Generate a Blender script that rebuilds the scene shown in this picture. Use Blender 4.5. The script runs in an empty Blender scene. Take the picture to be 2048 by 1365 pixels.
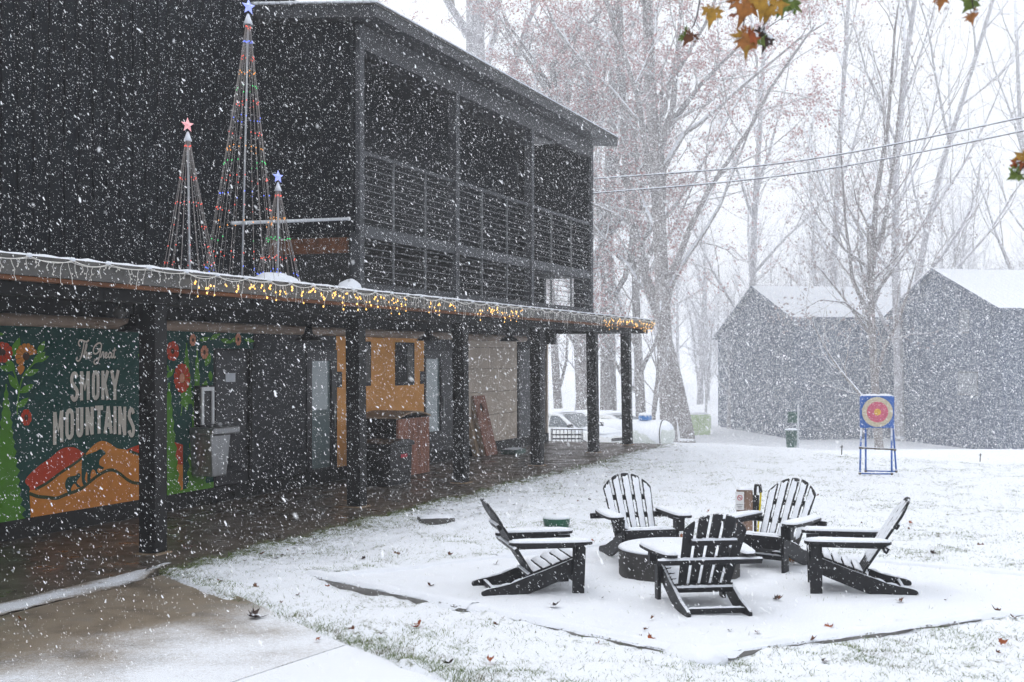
import bpy, math, random
import numpy as np
from mathutils import Vector, Matrix

# ------------------------------------------------------------------ camera, sky, sun, exposure
R = math.radians
sc = bpy.context.scene
FPX, HZ, CU, CAMH = 2560.0, 715.0, 1024.0, 2.0      # focal length in photo pixels, horizon row, centre column, eye height
cam_d = bpy.data.cameras.new("camera")
cam_d.lens = 45.0
cam_d.sensor_width = 36.0
cam_d.shift_y = (HZ - 682.5) / 2048.0
cam_d.dof.use_dof = True
cam_d.dof.focus_distance = 12.5
cam_d.dof.aperture_fstop = 7.1
cam_d.clip_start = 0.1
cam_d.clip_end = 3000.0
cam = bpy.data.objects.new("camera", cam_d)
sc.collection.objects.link(cam)
cam.location = (0, 0, CAMH)
cam.rotation_euler = (R(90), 0, 0)
sc.camera = cam

SUN_EL, SUN_AZ = 62.0, 280.0
world = bpy.data.worlds.new("World")
sc.world = world
world.use_nodes = True
wn = world.node_tree
wn.nodes.clear()
w_sky = wn.nodes.new("ShaderNodeTexSky")
w_sky.sky_type = 'NISHITA'
w_sky.sun_disc = False
w_sky.sun_elevation = R(SUN_EL)
w_sky.sun_rotation = R(SUN_AZ)
w_sky.air_density = 1.0
w_sky.dust_density = 8.0
w_sky.ozone_density = 1.0
w_hs = wn.nodes.new("ShaderNodeHueSaturation")       # a closed cloud deck: the sky's light with nearly all its colour gone
w_hs.inputs['Saturation'].default_value = 0.24
w_mx = wn.nodes.new('ShaderNodeMix')                # the cloud deck itself: one even pale grey all round
w_mx.data_type = 'RGBA'
w_mx.inputs[0].default_value = 0.72
w_mx.inputs[7].default_value = (9.3, 9.6, 10.1, 1)
w_bg = wn.nodes.new("ShaderNodeBackground")
w_bg.inputs['Strength'].default_value = 0.12
w_out = wn.nodes.new("ShaderNodeOutputWorld")
wn.links.new(w_sky.outputs[0], w_hs.inputs['Color'])
wn.links.new(w_hs.outputs[0], w_mx.inputs[6])
wn.links.new(w_mx.outputs[2], w_bg.inputs['Color'])
wn.links.new(w_bg.outputs[0], w_out.inputs['Surface'])

sun_d = bpy.data.lights.new("sun", 'SUN')
sun_d.energy = 0.5
sun_d.angle = R(60)
sun_d.color = (1.0, 0.98, 0.95)
sun = bpy.data.objects.new("sun", sun_d)
sc.collection.objects.link(sun)
sun.rotation_euler = (R(90 - SUN_EL), 0, R(180 - SUN_AZ))
sun.location = (0, 0, 40)

sc.view_settings.view_transform = 'Standard'
sc.view_settings.look = 'None'
sc.view_settings.exposure = 0.32
sc.view_settings.gamma = 1.0
sc.cycles.max_bounces = 4
sc.cycles.diffuse_bounces = 2
sc.cycles.glossy_bounces = 2
sc.cycles.transmission_bounces = 4
sc.cycles.transparent_max_bounces = 8
sc.cycles.volume_bounces = 2
sc.cycles.use_adaptive_sampling = True
sc.cycles.adaptive_threshold = 0.05
sc.cycles.adaptive_min_samples = 24
sc.cycles.caustics_reflective = False
sc.cycles.caustics_refractive = False
sc.cycles.use_denoising = True

# ------------------------------------------------------------------ helpers
RNG = np.random.default_rng(7)
random.seed(7)
COL = sc.collection


class MB:
    """collects geometry for one mesh object"""
    def __init__(self):
        self.v, self.f = [], []

    def add(self, vs, fs):
        b = len(self.v)
        self.v.extend([tuple(map(float, p)) for p in vs])
        self.f.extend([tuple(b + i for i in f) for f in fs])
        return self

    def box(self, x0, x1, y0, y1, z0, z1):
        vs = [(x, y, z) for z in (z0, z1) for y in (y0, y1) for x in (x0, x1)]
        return self.add(vs, [(0, 2, 3, 1), (4, 5, 7, 6), (0, 1, 5, 4), (2, 6, 7, 3), (0, 4, 6, 2), (1, 3, 7, 5)])

    def obox(self, p0, p1, up, w, t):
        """plank from p0 to p1: width w across, thickness t along up"""
        p0, p1, up = Vector(p0), Vector(p1), Vector(up)
        d = (p1 - p0).normalized()
        s = d.cross(up).normalized()
        u = s.cross(d).normalized()
        vs = []
        for p in (p0, p1):
            for a, b in ((-1, -1), (1, -1), (1, 1), (-1, 1)):
                vs.append(p + s * (a * w / 2) + u * (b * t / 2))
        return self.add(vs, [(3, 2, 1, 0), (4, 5, 6, 7), (0, 1, 5, 4), (1, 2, 6, 5), (2, 3, 7, 6), (3, 0, 4, 7)])

    def prism(self, poly, fn, d0, d1):
        """poly: 2d outline, fn(a,b,d) -> 3d point"""
        n = len(poly)
        vs = [fn(a, b, d0) for a, b in poly] + [fn(a, b, d1) for a, b in poly]
        fs = [tuple(range(n - 1, -1, -1)), tuple(range(n, 2 * n))]
        fs += [(i, (i + 1) % n, n + (i + 1) % n, n + i) for i in range(n)]
        return self.add(vs, fs)

    def tube(self, pts, rad, sides=6, cap=True):
        pts = [Vector(p) for p in pts]
        if not hasattr(rad, '__len__'):
            rad = [rad] * len(pts)
        ref = None
        vs = []
        for i, p in enumerate(pts):
            d = (pts[min(i + 1, len(pts) - 1)] - pts[max(i - 1, 0)])
            if d.length < 1e-9:
                d = Vector((0, 0, 1))
            d.normalize()
            if ref is None:
                ref = d.orthogonal().normalized()
            else:
                ref = (ref - d * ref.dot(d))
                ref = ref.normalized() if ref.length > 1e-6 else d.orthogonal().normalized()
            b = d.cross(ref)
            for k in range(sides):
                a = 2 * math.pi * k / sides
                vs.append(p + (ref * math.cos(a) + b * math.sin(a)) * rad[i])
        fs = []
        for i in range(len(pts) - 1):
            for k in range(sides):
                k2 = (k + 1) % sides
                fs.append((i * sides + k, i * sides + k2, (i + 1) * sides + k2, (i + 1) * sides + k))
        if cap and sides > 2:
            fs.append(tuple(range(sides - 1, -1, -1)))
            fs.append(tuple(range((len(pts) - 1) * sides, len(pts) * sides)))
        return self.add(vs, fs)

    def lathe(self, prof, c=(0, 0, 0), sides=24, axis='z'):
        vs = []
        for r, h in prof:
            for k in range(sides):
                a = 2 * math.pi * k / sides
                x, y = r * math.cos(a), r * math.sin(a)
                q = (x, y, h) if axis == 'z' else ((h, x, y) if axis == 'x' else (x, h, y))
                vs.append((c[0] + q[0], c[1] + q[1], c[2] + q[2]))
        fs = []
        for i in range(len(prof) - 1):
            for k in range(sides):
                k2 = (k + 1) % sides
                fs.append((i * sides + k, i * sides + k2, (i + 1) * sides + k2, (i + 1) * sides + k))
        if prof[0][0] > 1e-5:
            fs.append(tuple(range(sides - 1, -1, -1)))
        if prof[-1][0] > 1e-5:
            fs.append(tuple(range((len(prof) - 1) * sides, len(prof) * sides)))
        return self.add(vs, fs)

    def ball(self, c, r, seg=6, rings=4, sc3=(1, 1, 1)):
        vs, fs = [(c[0], c[1], c[2] + r * sc3[2])], []
        for i in range(1, rings):
            t = math.pi * i / rings
            for k in range(seg):
                a = 2 * math.pi * k / seg
                vs.append((c[0] + r * sc3[0] * math.sin(t) * math.cos(a), c[1] + r * sc3[1] * math.sin(t) * math.sin(a), c[2] + r * sc3[2] * math.cos(t)))
        vs.append((c[0], c[1], c[2] - r * sc3[2]))
        L = len(vs) - 1
        for k in range(seg):
            fs.append((0, 1 + k, 1 + (k + 1) % seg))
            fs.append((L, 1 + (rings - 2) * seg + (k + 1) % seg, 1 + (rings - 2) * seg + k))
        for i in range(rings - 2):
            for k in range(seg):
                a, b = 1 + i * seg, 1 + (i + 1) * seg
                fs.append((a + k, b + k, b + (k + 1) % seg, a + (k + 1) % seg))
        return self.add(vs, fs)

    def cap(self, c00, c10, c11, c01, t, nx=8, ny=4, inset=0.05, up=(0, 0, 1), rough=0.35, seed=0):
        """a settled snow layer over the quad c00-c10-c11-c01: uneven, thinning to ragged edges"""
        rg = np.random.default_rng(seed + 11)
        c00, c10, c11, c01, up = [Vector(q) for q in (c00, c10, c11, c01, up)]
        vs, fs = [], []
        for j in range(ny + 1):
            for i in range(nx + 1):
                a, b = i / nx, j / ny
                if i in (0, nx):
                    a = abs((0 if i == 0 else 1) - rg.uniform(0, inset)) if i == 0 else 1 - rg.uniform(0, inset)
                if j in (0, ny):
                    b = rg.uniform(0, inset) if j == 0 else 1 - rg.uniform(0, inset)
                p = c00 * (1 - a) * (1 - b) + c10 * a * (1 - b) + c11 * a * b + c01 * (1 - a) * b
                e = min(min(a, 1 - a) * nx * 0.55, min(b, 1 - b) * ny * 0.75, 1.0)
                if i in (0, nx) or j in (0, ny):
                    h = 0.0006
                else:
                    h = t * (0.55 + 0.45 * e) * (1 + rough * rg.uniform(-1, 1))
                vs.append(p + up * h)
        for j in range(ny):
            for i in range(nx):
                a = j * (nx + 1) + i
                fs.append((a, a + 1, a + nx + 2, a + nx + 1))
        return self.add(vs, fs)

    def build(self, name, mat, parent=None, smooth=False, bevel=0.0, kind=None):
        me = bpy.data.meshes.new(name)
        me.from_pydata(self.v, [], self.f)
        if smooth:
            me.polygons.foreach_set('use_smooth', [True] * len(me.polygons))
        return link_mesh(name, me, mat, parent, bevel, kind)


def link_mesh(name, me, mat, parent=None, bevel=0.0, kind=None):
    for m in (mat if isinstance(mat, (list, tuple)) else [mat]):
        me.materials.append(m)
    o = bpy.data.objects.new(name, me)
    COL.objects.link(o)
    if parent is not None:
        o.parent = parent
    if bevel:
        bm = o.modifiers.new("edge", 'BEVEL')
        bm.width = bevel
        bm.segments = 2
        bm.limit_method = 'ANGLE'
    if kind:
        o['kind'] = kind
    return o


def np_mesh(name, V, F, mat, parent=None, smooth=False, kind=None):
    """V (N,3) array, F (M,k) array of equal-size faces"""
    me = bpy.data.meshes.new(name)
    V = np.asarray(V, dtype=np.float32)
    F = np.asarray(F, dtype=np.int32)
    k = F.shape[1]
    me.vertices.add(len(V))
    me.vertices.foreach_set('co', V.ravel())
    me.loops.add(F.size)
    me.loops.foreach_set('vertex_index', F.ravel())
    me.polygons.add(len(F))
    me.polygons.foreach_set('loop_start', np.arange(0, F.size, k, dtype=np.int32))
    me.polygons.foreach_set('loop_total', np.full(len(F), k, dtype=np.int32))
    if smooth:
        me.polygons.foreach_set('use_smooth', np.ones(len(F), dtype=bool))
    me.update(calc_edges=True)
    me.validate()
    return link_mesh(name, me, mat, parent, 0, kind)


def empty(name, loc=(0, 0, 0), rz=0.0):
    o = bpy.data.objects.new(name, None)
    o.empty_display_size = 0.2
    COL.objects.link(o)
    o.location = loc
    o.rotation_euler = (0, 0, rz)
    return o


def tag(o, label, cat, group=None, kind=None):
    o['label'] = label
    if cat:
        o['category'] = cat
    if group:
        o['group'] = group
    if kind:
        o['kind'] = kind
    return o


def copy_tree(o, parent=None):
    c = o.copy()
    COL.objects.link(c)
    c.parent = parent
    for ch in o.children:
        copy_tree(ch, c)
    return c


def at(u, v, Y):
    """photo column and row at distance Y -> point in the place"""
    return Vector(((u - CU) / FPX * Y, Y, CAMH - (v - HZ) / FPX * Y))


def vnoise(x, y, seed=0):
    """smooth value noise, vectorised"""
    x, y = np.asarray(x, float), np.asarray(y, float)
    xi, yi = np.floor(x).astype(np.int64), np.floor(y).astype(np.int64)
    fx, fy = x - xi, y - yi
    fx, fy = fx * fx * (3 - 2 * fx), fy * fy * (3 - 2 * fy)

    def h(a, b):
        n = (a * 374761393 + b * 668265263 + seed * 1442695041) & 0xFFFFFFFF
        n = ((n ^ (n >> 13)) * 1274126177) & 0xFFFFFFFF
        return ((n ^ (n >> 16)) & 0xFFFF) / 65535.0
    return (h(xi, yi) * (1 - fx) + h(xi + 1, yi) * fx) * (1 - fy) + (h(xi, yi + 1) * (1 - fx) + h(xi + 1, yi + 1) * fx) * fy


def sstep(a, b, x):
    t = np.clip((np.asarray(x, float) - a) / (b - a), 0, 1)
    return t * t * (3 - 2 * t)


# ------------------------------------------------------------------ materials
class NT:
    def __init__(self, name):
        self.m = bpy.data.materials.new(name)
        self.m.use_nodes = True
        self.t = self.m.node_tree
        self.t.nodes.clear()
        self.out = self.n('ShaderNodeOutputMaterial')
        self.b = self.n('ShaderNodeBsdfPrincipled')
        self.l(self.b.outputs[0], self.out.inputs['Surface'])
        self.b.inputs['Specular IOR Level'].default_value = 0.3

    def n(self, t, **kw):
        x = self.t.nodes.new(t)
        for k, v in kw.items():
            setattr(x, k, v)
        return x

    def l(self, a, b):
        self.t.links.new(a, b)

    def coord(self, kind='Object', scale=(1, 1, 1)):
        c = self.n('ShaderNodeTexCoord')
        mp = self.n('ShaderNodeMapping')
        mp.inputs['Scale'].default_value = scale
        self.l(c.outputs[kind], mp.inputs['Vector'])
        return mp.outputs[0]

    def noise(self, vec, scale, detail=4, rough=0.55):
        x = self.n('ShaderNodeTexNoise')
        x.inputs['Scale'].default_value = scale
        x.inputs['Detail'].default_value = detail
        x.inputs['Roughness'].default_value = rough
        self.l(vec, x.inputs['Vector'])
        return x.outputs['Fac']

    def ramp(self, fac, stops):
        x = self.n('ShaderNodeValToRGB')
        e = x.color_ramp.elements
        while len(e) < len(stops):
            e.new(0.5)
        for i, (p, c) in enumerate(stops):
            e[i].position = p
            e[i].color = (*c, 1) if len(c) == 3 else c
        self.l(fac, x.inputs[0])
        return x.outputs[0]

    def mix(self, fac, a, b):
        x = self.n('ShaderNodeMix', data_type='RGBA')
        if isinstance(fac, (int, float)):
            x.inputs[0].default_value = fac
        else:
            self.l(fac, x.inputs[0])
        for s, q in ((6, a), (7, b)):
            if isinstance(q, tuple):
                x.inputs[s].default_value = (*q, 1)
            else:
                self.l(q, x.inputs[s])
        return x.outputs[2]

    def math(self, op, a, b=None, clamp=False):
        x = self.n('ShaderNodeMath', operation=op, use_clamp=clamp)
        for i, q in enumerate((a, b)):
            if q is None:
                continue
            if isinstance(q, (int, float)):
                x.inputs[i].default_value = q
            else:
                self.l(q, x.inputs[i])
        return x.outputs[0]

    def bump(self, h, strength=0.3, dist=0.01):
        x = self.n('ShaderNodeBump')
        x.inputs['Strength'].default_value = strength
        x.inputs['Distance'].default_value = dist
        self.l(h, x.inputs['Height'])
        self.l(x.outputs[0], self.b.inputs['Normal'])

    def col(self, c):
        if isinstance(c, tuple):
            self.b.inputs['Base Color'].default_value = (*c, 1)
        else:
            self.l(c, self.b.inputs['Base Color'])

    def rough(self, v):
        if isinstance(v, (int, float)):
            self.b.inputs['Roughness'].default_value = v
        else:
            self.l(v, self.b.inputs['Roughness'])


SNOWC = (0.745, 0.778, 0.84)


def mat_plain(name, c, rough=0.6, var=0.25, scale=8, metal=0.0, bump=0.0, snow=None, stretch=(1, 1, 1), coordk='Object'):
    """a coloured surface with mottled tone; snow=(threshold, ragged) adds lying snow where the surface faces up"""
    t = NT(name)
    vec = t.coord(coordk, stretch)
    nz = t.noise(vec, scale, 6)
    lo = tuple(max(0, q * (1 - var)) for q in c)
    hi = tuple(min(1, q * (1 + var)) for q in c)
    base = t.ramp(nz, [(0.3, lo), (0.7, hi)])
    if snow:
        g = t.n('ShaderNodeNewGeometry')
        sp = t.n('ShaderNodeSeparateXYZ')
        t.l(g.outputs['Normal'], sp.inputs[0])
        n2 = t.noise(t.coord('Object'), snow[2] if len(snow) > 2 else 25, 3)
        up = t.math('ADD', sp.outputs['Z'], t.math('MULTIPLY', t.math('SUBTRACT', n2, 0.5), snow[1] * 2))
        fac = t.ramp(up, [(max(0.0, snow[0] - 0.06), (0, 0, 0)), (min(1.0, snow[0] + 0.06), (1, 1, 1))])
        base = t.mix(fac, base, SNOWC)
    t.col(base)
    t.rough(rough)
    t.b.inputs['Metallic'].default_value = metal
    if bump:
        t.bump(t.noise(vec, scale * 4, 5), bump, 0.004)
    return t.m


def mat_emit(name, c, strength):
    t = NT(name)
    t.col(tuple(min(1, q) for q in c))
    t.b.inputs['Emission Color'].default_value = (*c, 1)
    t.b.inputs['Emission Strength'].default_value = strength
    t.rough(0.3)
    t.m.cycles.emission_sampling = 'NONE'
    return t.m


def mat_snow(name='fresh_snow', fine=90, tint=SNOWC):
    t = NT(name)
    vec = t.coord('Object')
    nz = t.noise(vec, 6, 6)
    t.col(t.ramp(nz, [(0.3, tuple(q * 0.96 for q in tint)), (0.7, tint)]))
    t.rough(0.85)
    t.b.inputs['Specular IOR Level'].default_value = 0.15
    t.bump(t.noise(vec, fine, 6, 0.7), 0.5, 0.006)
    return t.m


M = {}
M['snow'] = mat_snow()
M['black_lumber'] = mat_plain('black_poly_lumber', (0.010, 0.0105, 0.013), 0.5, 0.5, 22, bump=0.2, snow=(0.80, 0.45, 70))
M['siding'] = mat_plain('dark_metal_siding', (0.0050, 0.0068, 0.0100), 0.5, 0.3, 5, bump=0.05, stretch=(1, 1, 0.25))
M['siding'].node_tree.nodes['Principled BSDF'].inputs['Specular IOR Level'].default_value = 0.08
M['black_wood'] = mat_plain('black_stained_wood', (0.0055, 0.0055, 0.006), 0.65, 0.4, 12, bump=0.25, stretch=(1, 1, 0.15))
M['trim_dark'] = mat_plain('dark_painted_trim', (0.018, 0.0195, 0.023), 0.6, 0.3, 6)
M['balcony_paint'] = mat_plain('grey_balcony_paint', (0.042, 0.045, 0.051), 0.6, 0.25, 6, bump=0.1, stretch=(1, 1, 0.2))
M['roof_trim'] = mat_plain('grey_roof_trim', (0.036, 0.038, 0.043), 0.55, 0.3, 4)
M['fascia'] = mat_plain('grey_fascia_metal', (0.075, 0.072, 0.068), 0.5, 0.25, 7)
M['brown_wood'] = mat_plain('red_brown_board', (0.13, 0.048, 0.018), 0.7, 0.4, 10, stretch=(0.2, 1, 1))
M['tan_pipe'] = mat_plain('tan_painted_pipe', (0.27, 0.195, 0.145), 0.55, 0.2, 4)
M['orange_wall'] = mat_plain('orange_plaster', (0.70, 0.33, 0.10), 0.8, 0.08, 3, bump=0.1)
M['tan_panel'] = mat_plain('warm_grey_panel', (0.50, 0.425, 0.355), 0.8, 0.1, 3, bump=0.1)
M['door_black'] = mat_plain('black_door_paint', (0.014, 0.014, 0.017), 0.4, 0.3, 6)
M['steel'] = mat_plain('brushed_steel', (0.26, 0.265, 0.27), 0.35, 0.12, 40, metal=0.6, stretch=(1, 1, 0.1))
M['white_metal'] = mat_plain('white_enamel', (0.72, 0.73, 0.74), 0.4, 0.06, 6)
M['grey_pole'] = mat_plain('galvanised_pole', (0.45, 0.47, 0.50), 0.45, 0.1, 20, metal=0.3)
M['rust_board'] = mat_plain('red_brown_stain', (0.24, 0.105, 0.07), 0.65, 0.35, 9, stretch=(1, 1, 0.2), bump=0.1)
M['raw_board'] = mat_plain('pale_brown_board', (0.30, 0.22, 0.15), 0.7, 0.3, 9, stretch=(1, 1, 0.2), bump=0.1)
M['black_plastic'] = mat_plain('black_plastic', (0.010, 0.010, 0.011), 0.4, 0.2, 10)
M['red_print'] = mat_plain('red_print', (0.42, 0.03, 0.05), 0.5, 0.1, 10)
M['green_bucket'] = mat_plain('green_enamel', (0.018, 0.10, 0.055), 0.45, 0.2, 10)
M['blue_frame'] = mat_plain('blue_painted_tube', (0.045, 0.13, 0.42), 0.5, 0.15, 10, snow=(0.5, 0.35, 40))
M['joint_brown'] = mat_plain('brown_tube_joint', (0.07, 0.055, 0.035), 0.6, 0.2, 10, snow=(0.5, 0.3, 40))
M['post_wood'] = mat_plain('weathered_post', (0.20, 0.13, 0.095), 0.8, 0.45, 14, stretch=(1, 1, 0.15), bump=0.4, snow=(0.6, 0.2))
M['yellow'] = mat_plain('yellow_hose', (0.62, 0.50, 0.01), 0.4, 0.1, 10)
M['sign_white'] = mat_plain('white_sign', (0.66, 0.66, 0.66), 0.5, 0.08, 8)
M['sign_grey'] = mat_plain('grey_print', (0.16, 0.16, 0.16), 0.6, 0.1, 8)
M['pit_metal'] = mat_plain('sooty_grey_ring', (0.05, 0.048, 0.046), 0.75, 0.3, 6, bump=0.3)
M['timber'] = mat_plain('grey_landscape_timber', (0.17, 0.165, 0.16), 0.85, 0.4, 10, stretch=(0.2, 1, 1), bump=0.5, snow=(0.28, 0.55, 45))
M['car_paint'] = mat_plain('white_car_paint', (0.70, 0.71, 0.71), 0.3, 0.04, 3, snow=(0.55, 0.25, 3))
M['car_glass'] = mat_plain('car_glass', (0.16, 0.18, 0.20), 0.1, 0.2, 3)
M['car_dark'] = mat_plain('car_dark_trim', (0.03, 0.03, 0.033), 0.5, 0.2, 8)
M['lamp_lens'] = mat_plain('headlight_lens', (0.30, 0.31, 0.33), 0.15, 0.3, 60)
M['tank'] = mat_plain('pale_tank_paint', (0.58, 0.62, 0.59), 0.4, 0.08, 4, snow=(0.35, 0.2, 4))
M['tank_blue'] = mat_plain('blue_dome', (0.06, 0.20, 0.50), 0.45, 0.1, 4)
M['pale_green'] = mat_plain('pale_green_panel', (0.42, 0.56, 0.26), 0.6, 0.1, 4)
M['bin_green'] = mat_plain('dull_green_bin', (0.05, 0.10, 0.085), 0.5, 0.2, 4)
M['house_siding'] = mat_plain('slate_metal_siding', (0.036, 0.062, 0.112), 0.6, 0.15, 3, stretch=(1, 1, 0.2))
M['window_glass'] = mat_plain('dim_window', (0.20, 0.22, 0.25), 0.15, 0.15, 3)
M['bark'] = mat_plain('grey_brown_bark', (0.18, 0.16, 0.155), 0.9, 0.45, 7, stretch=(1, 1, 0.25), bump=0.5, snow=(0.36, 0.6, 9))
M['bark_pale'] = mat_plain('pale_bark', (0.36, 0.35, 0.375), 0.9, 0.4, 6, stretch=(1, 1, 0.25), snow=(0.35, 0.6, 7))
M['twig'] = mat_plain('snowy_twig', (0.27, 0.24, 0.235), 0.9, 0.4, 7, snow=(0.35, 0.5, 12))
M['twig_near'] = mat_plain('dark_twig', (0.035, 0.022, 0.022), 0.8, 0.3, 30)
M['wire'] = mat_plain('snowy_cable', (0.05, 0.05, 0.055), 0.6, 0.2, 10, snow=(0.25, 0.5, 6))
M['cable_rail'] = mat_plain('steel_cable', (0.11, 0.115, 0.12), 0.5, 0.2, 10)
M['white_wire'] = mat_plain('white_light_wire', (0.68, 0.66, 0.62), 0.5, 0.1, 30)
M['clear_wire'] = mat_plain('clear_strand', (0.28, 0.26, 0.25), 0.4, 0.2, 30)
M['bulb_warm'] = mat_emit('lit_warm_bulb', (1.0, 0.55, 0.13), 1.5)
M['bulb_red'] = mat_emit('lit_red_bulb', (1.0, 0.14, 0.10), 0.65)
M['bulb_blue'] = mat_emit('lit_blue_bulb', (0.15, 0.24, 1.0), 0.9)
M['bulb_green'] = mat_emit('lit_green_bulb', (0.08, 0.8, 0.22), 0.6)
M['bulb_orange'] = mat_emit('lit_orange_bulb', (1.0, 0.42, 0.08), 0.7)
M['star_red'] = mat_emit('lit_red_star', (0.85, 0.42, 0.45), 0.34)
M['star_blue'] = mat_emit('lit_blue_star', (0.36, 0.42, 0.95), 0.50)
for k, c in dict(m_green=(0.0045, 0.050, 0.040), m_leaf=(0.085, 0.24, 0.018), m_tree=(0.075, 0.22, 0.015), m_orange=(0.55, 0.20, 0.03), m_red=(0.47, 0.045, 0.010),
                 m_cream=(0.56, 0.52, 0.45), m_dark=(0.004, 0.045, 0.036), m_brown=(0.06, 0.028, 0.015), m_peach=(0.55, 0.23, 0.13), m_shadow=(0.002, 0.02, 0.016), m_line=(0.035, 0.05, 0.02)).items():
    M[k] = mat_plain('mural_' + k[2:], c, 0.75, 0.10, 9)
for k, c in dict(lf_brown=(0.115, 0.042, 0.018), lf_rust=(0.26, 0.065, 0.018), lf_dark=(0.035, 0.018, 0.014), lf_green=(0.10, 0.14, 0.025), lf_gold=(0.33, 0.18, 0.025), lf_orange=(0.27, 0.105, 0.025)).items():
    M[k] = mat_plain(k.replace('lf_', 'leaf_'), c, 0.6, 0.5, 35, snow=(0.86, 0.25, 30))

# ------------------------------------------------------------------ the lodge's own frame: s along the front, n out from it, z up
OX, OY = -3.635, 12.96
AX, AY = 0.3626, 0.93195
NX, NY = AY, -AX
LROT = math.atan2(AY, AX)


def L2W(s, n, z=0.0):
    return Vector((OX + AX * s + NX * n, OY + AY * s + NY * n, z))


def W2L(x, y):
    dx, dy = np.asarray(x) - OX, np.asarray(y) - OY
    return dx * AX + dy * AY, dx * NX + dy * NY


def onwall(u, v, n):
    """photo column and row on the upright plane n of the lodge -> (s, z)"""
    k = (u - CU) / FPX
    s = (k * (OY + NY * n) - (OX + NX * n)) / (AX - k * AY)
    Y = OY + AY * s + NY * n
    return s, CAMH - (v - HZ) / FPX * Y


def lbox(mb, s0, s1, n0, n1, z0, z1):
    return mb.box(min(s0, s1), max(s0, s1), min(-n0, -n1), max(-n0, -n1), z0, z1)


def lthing(name, s, n, z=0.0):
    return empty(name, L2W(s, n, z), LROT)


# ------------------------------------------------------------------ ground
P1, P2, P3 = (-3.30, 11.90), (-1.156, 8.86), (-0.30, 7.75)
PIT = (1.53, 11.72)
PAD = [(-1.80, 11.5), (1.21, 8.46), (5.8, 10.87), (1.46, 13.85)]


def walk_side(x, y):
    """signed distance to the edge of the concrete walk, positive on the walk"""
    dx, dy = P3[0] - P1[0], P3[1] - P1[1]
    ln = math.hypot(dx, dy)
    return ((x - P1[0]) * dy - (y - P1[1]) * dx) / ln


def pad_in(x, y):
    d = np.full(np.shape(x), 1e9)
    for i in range(4):
        (ax, ay), (bx, by) = PAD[i], PAD[(i + 1) % 4]
        ln = math.hypot(bx - ax, by - ay)
        d = np.minimum(d, -((x - ax) * (by - ay) - (y - ay) * (bx - ax)) / ln)
    return d


def ground_z(x, y):
    x, y = np.asarray(x, float), np.asarray(y, float)
    s, n = W2L(x, y)
    stay = sstep(8, 1.2, n) * sstep(25, 17.5, s)
    z = -1.42 * np.where(y < 46, sstep(20 + 9 * stay, 46, y), 1.0) - 2.05 * sstep(45, 73, y)
    z = z + 20 * sstep(80, 230, y) * sstep(12, 80, x) + 1.5 * sstep(90, 260, y)
    near = 1 - sstep(24, 40, y)
    lump = (vnoise(x * 1.1, y * 1.1, 1) - .5) * .06 + (vnoise(x * 4.5, y * 4.5, 2) - .5) * .055 + (vnoise(x * 13, y * 13, 3) - .5) * .024
    pin = pad_in(x, y)
    soft = 1 - .65 * sstep(-.05, .1, pin)
    z = z + lump * near * soft
    z = z + (vnoise(x * .25, y * .25, 5) - .5) * .15 * sstep(26, 45, y)
    z = z + .018 * near
    dip = np.maximum(sstep(.74, .62, n) * (s > -9) * (s < 17.75), sstep(.0, .10, walk_side(x, y) - .03) * (y < 13.5) * (x < 3))
    return z - .13 * dip


gx = np.concatenate([[-600, -300, -150, -80, -50, -35, -25, -18, -13, -10, -8, -7, -6.3], np.arange(-5.8, 6.6, .045), np.arange(6.7, 12, .25), [13, 15, 18, 22, 27, 33, 40, 50, 65, 85, 110, 150, 220, 350, 600]])
gy = np.concatenate([[-60, -20, 0, 3, 5, 6, 6.6], np.arange(7.0, 15, .045), np.arange(15.05, 22, .09), np.arange(22.2, 50, .4), [51, 53, 56, 60, 65, 70, 76, 83, 90, 100, 112, 125, 140, 160, 185, 220, 280, 400, 700, 1200]])
GX, GY = np.meshgrid(gx, gy)
GZ = ground_z(GX, GY)
nx_, ny_ = len(gx), len(gy)
idx = np.arange(nx_ * ny_).reshape(ny_, nx_)
GF = np.stack([idx[:-1, :-1], idx[:-1, 1:], idx[1:, 1:], idx[1:, :-1]], -1).reshape(-1, 4)

t = NT('snowy_lawn')
vec = t.coord('Object')
att = t.n('ShaderNodeAttribute', attribute_name='bare')
n1 = t.noise(vec, 1.3, 5)
n2 = t.noise(vec, 55, 4, 0.7)
n3 = t.noise(t.coord('Object', (1, 0.45, 1)), 16, 5, 0.7)
amt = t.math('ADD', t.math('ADD', t.math('MULTIPLY', n3, 0.62), t.math('MULTIPLY', n2, 0.38)), t.math('MULTIPLY', t.math('SUBTRACT', n1, .5), 0.42))
amt = t.math('ADD', amt, att.outputs['Fac'])
fac = t.ramp(amt, [(0.56, (0, 0, 0)), (0.70, (1, 1, 1))])
grass = t.ramp(t.noise(vec, 30, 3), [(0.3, (0.10, 0.085, 0.045)), (0.55, (0.085, 0.11, 0.035)), (0.75, (0.16, 0.13, 0.08))])
t.col(t.mix(fac, t.ramp(t.noise(vec, 5, 5), [(0.3, (0.74, 0.77, 0.82)), (0.7, SNOWC)]), grass))
t.rough(0.9)
t.b.inputs['Specular IOR Level'].default_value = 0.1
t.bump(t.math('ADD', t.noise(vec, 45, 6, 0.75), t.math('MULTIPLY', fac, -0.35)), 0.45, 0.014)
M['lawn'] = t.m
ground = np_mesh('ground', np.stack([GX, GY, GZ], -1).reshape(-1, 3), GF, M['lawn'], smooth=True)
tag(ground, 'snow dusted lawn with grass showing through, falling away behind', None, kind='structure')
s_, n_ = W2L(GX, GY)
pin_ = pad_in(GX, GY)
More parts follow.
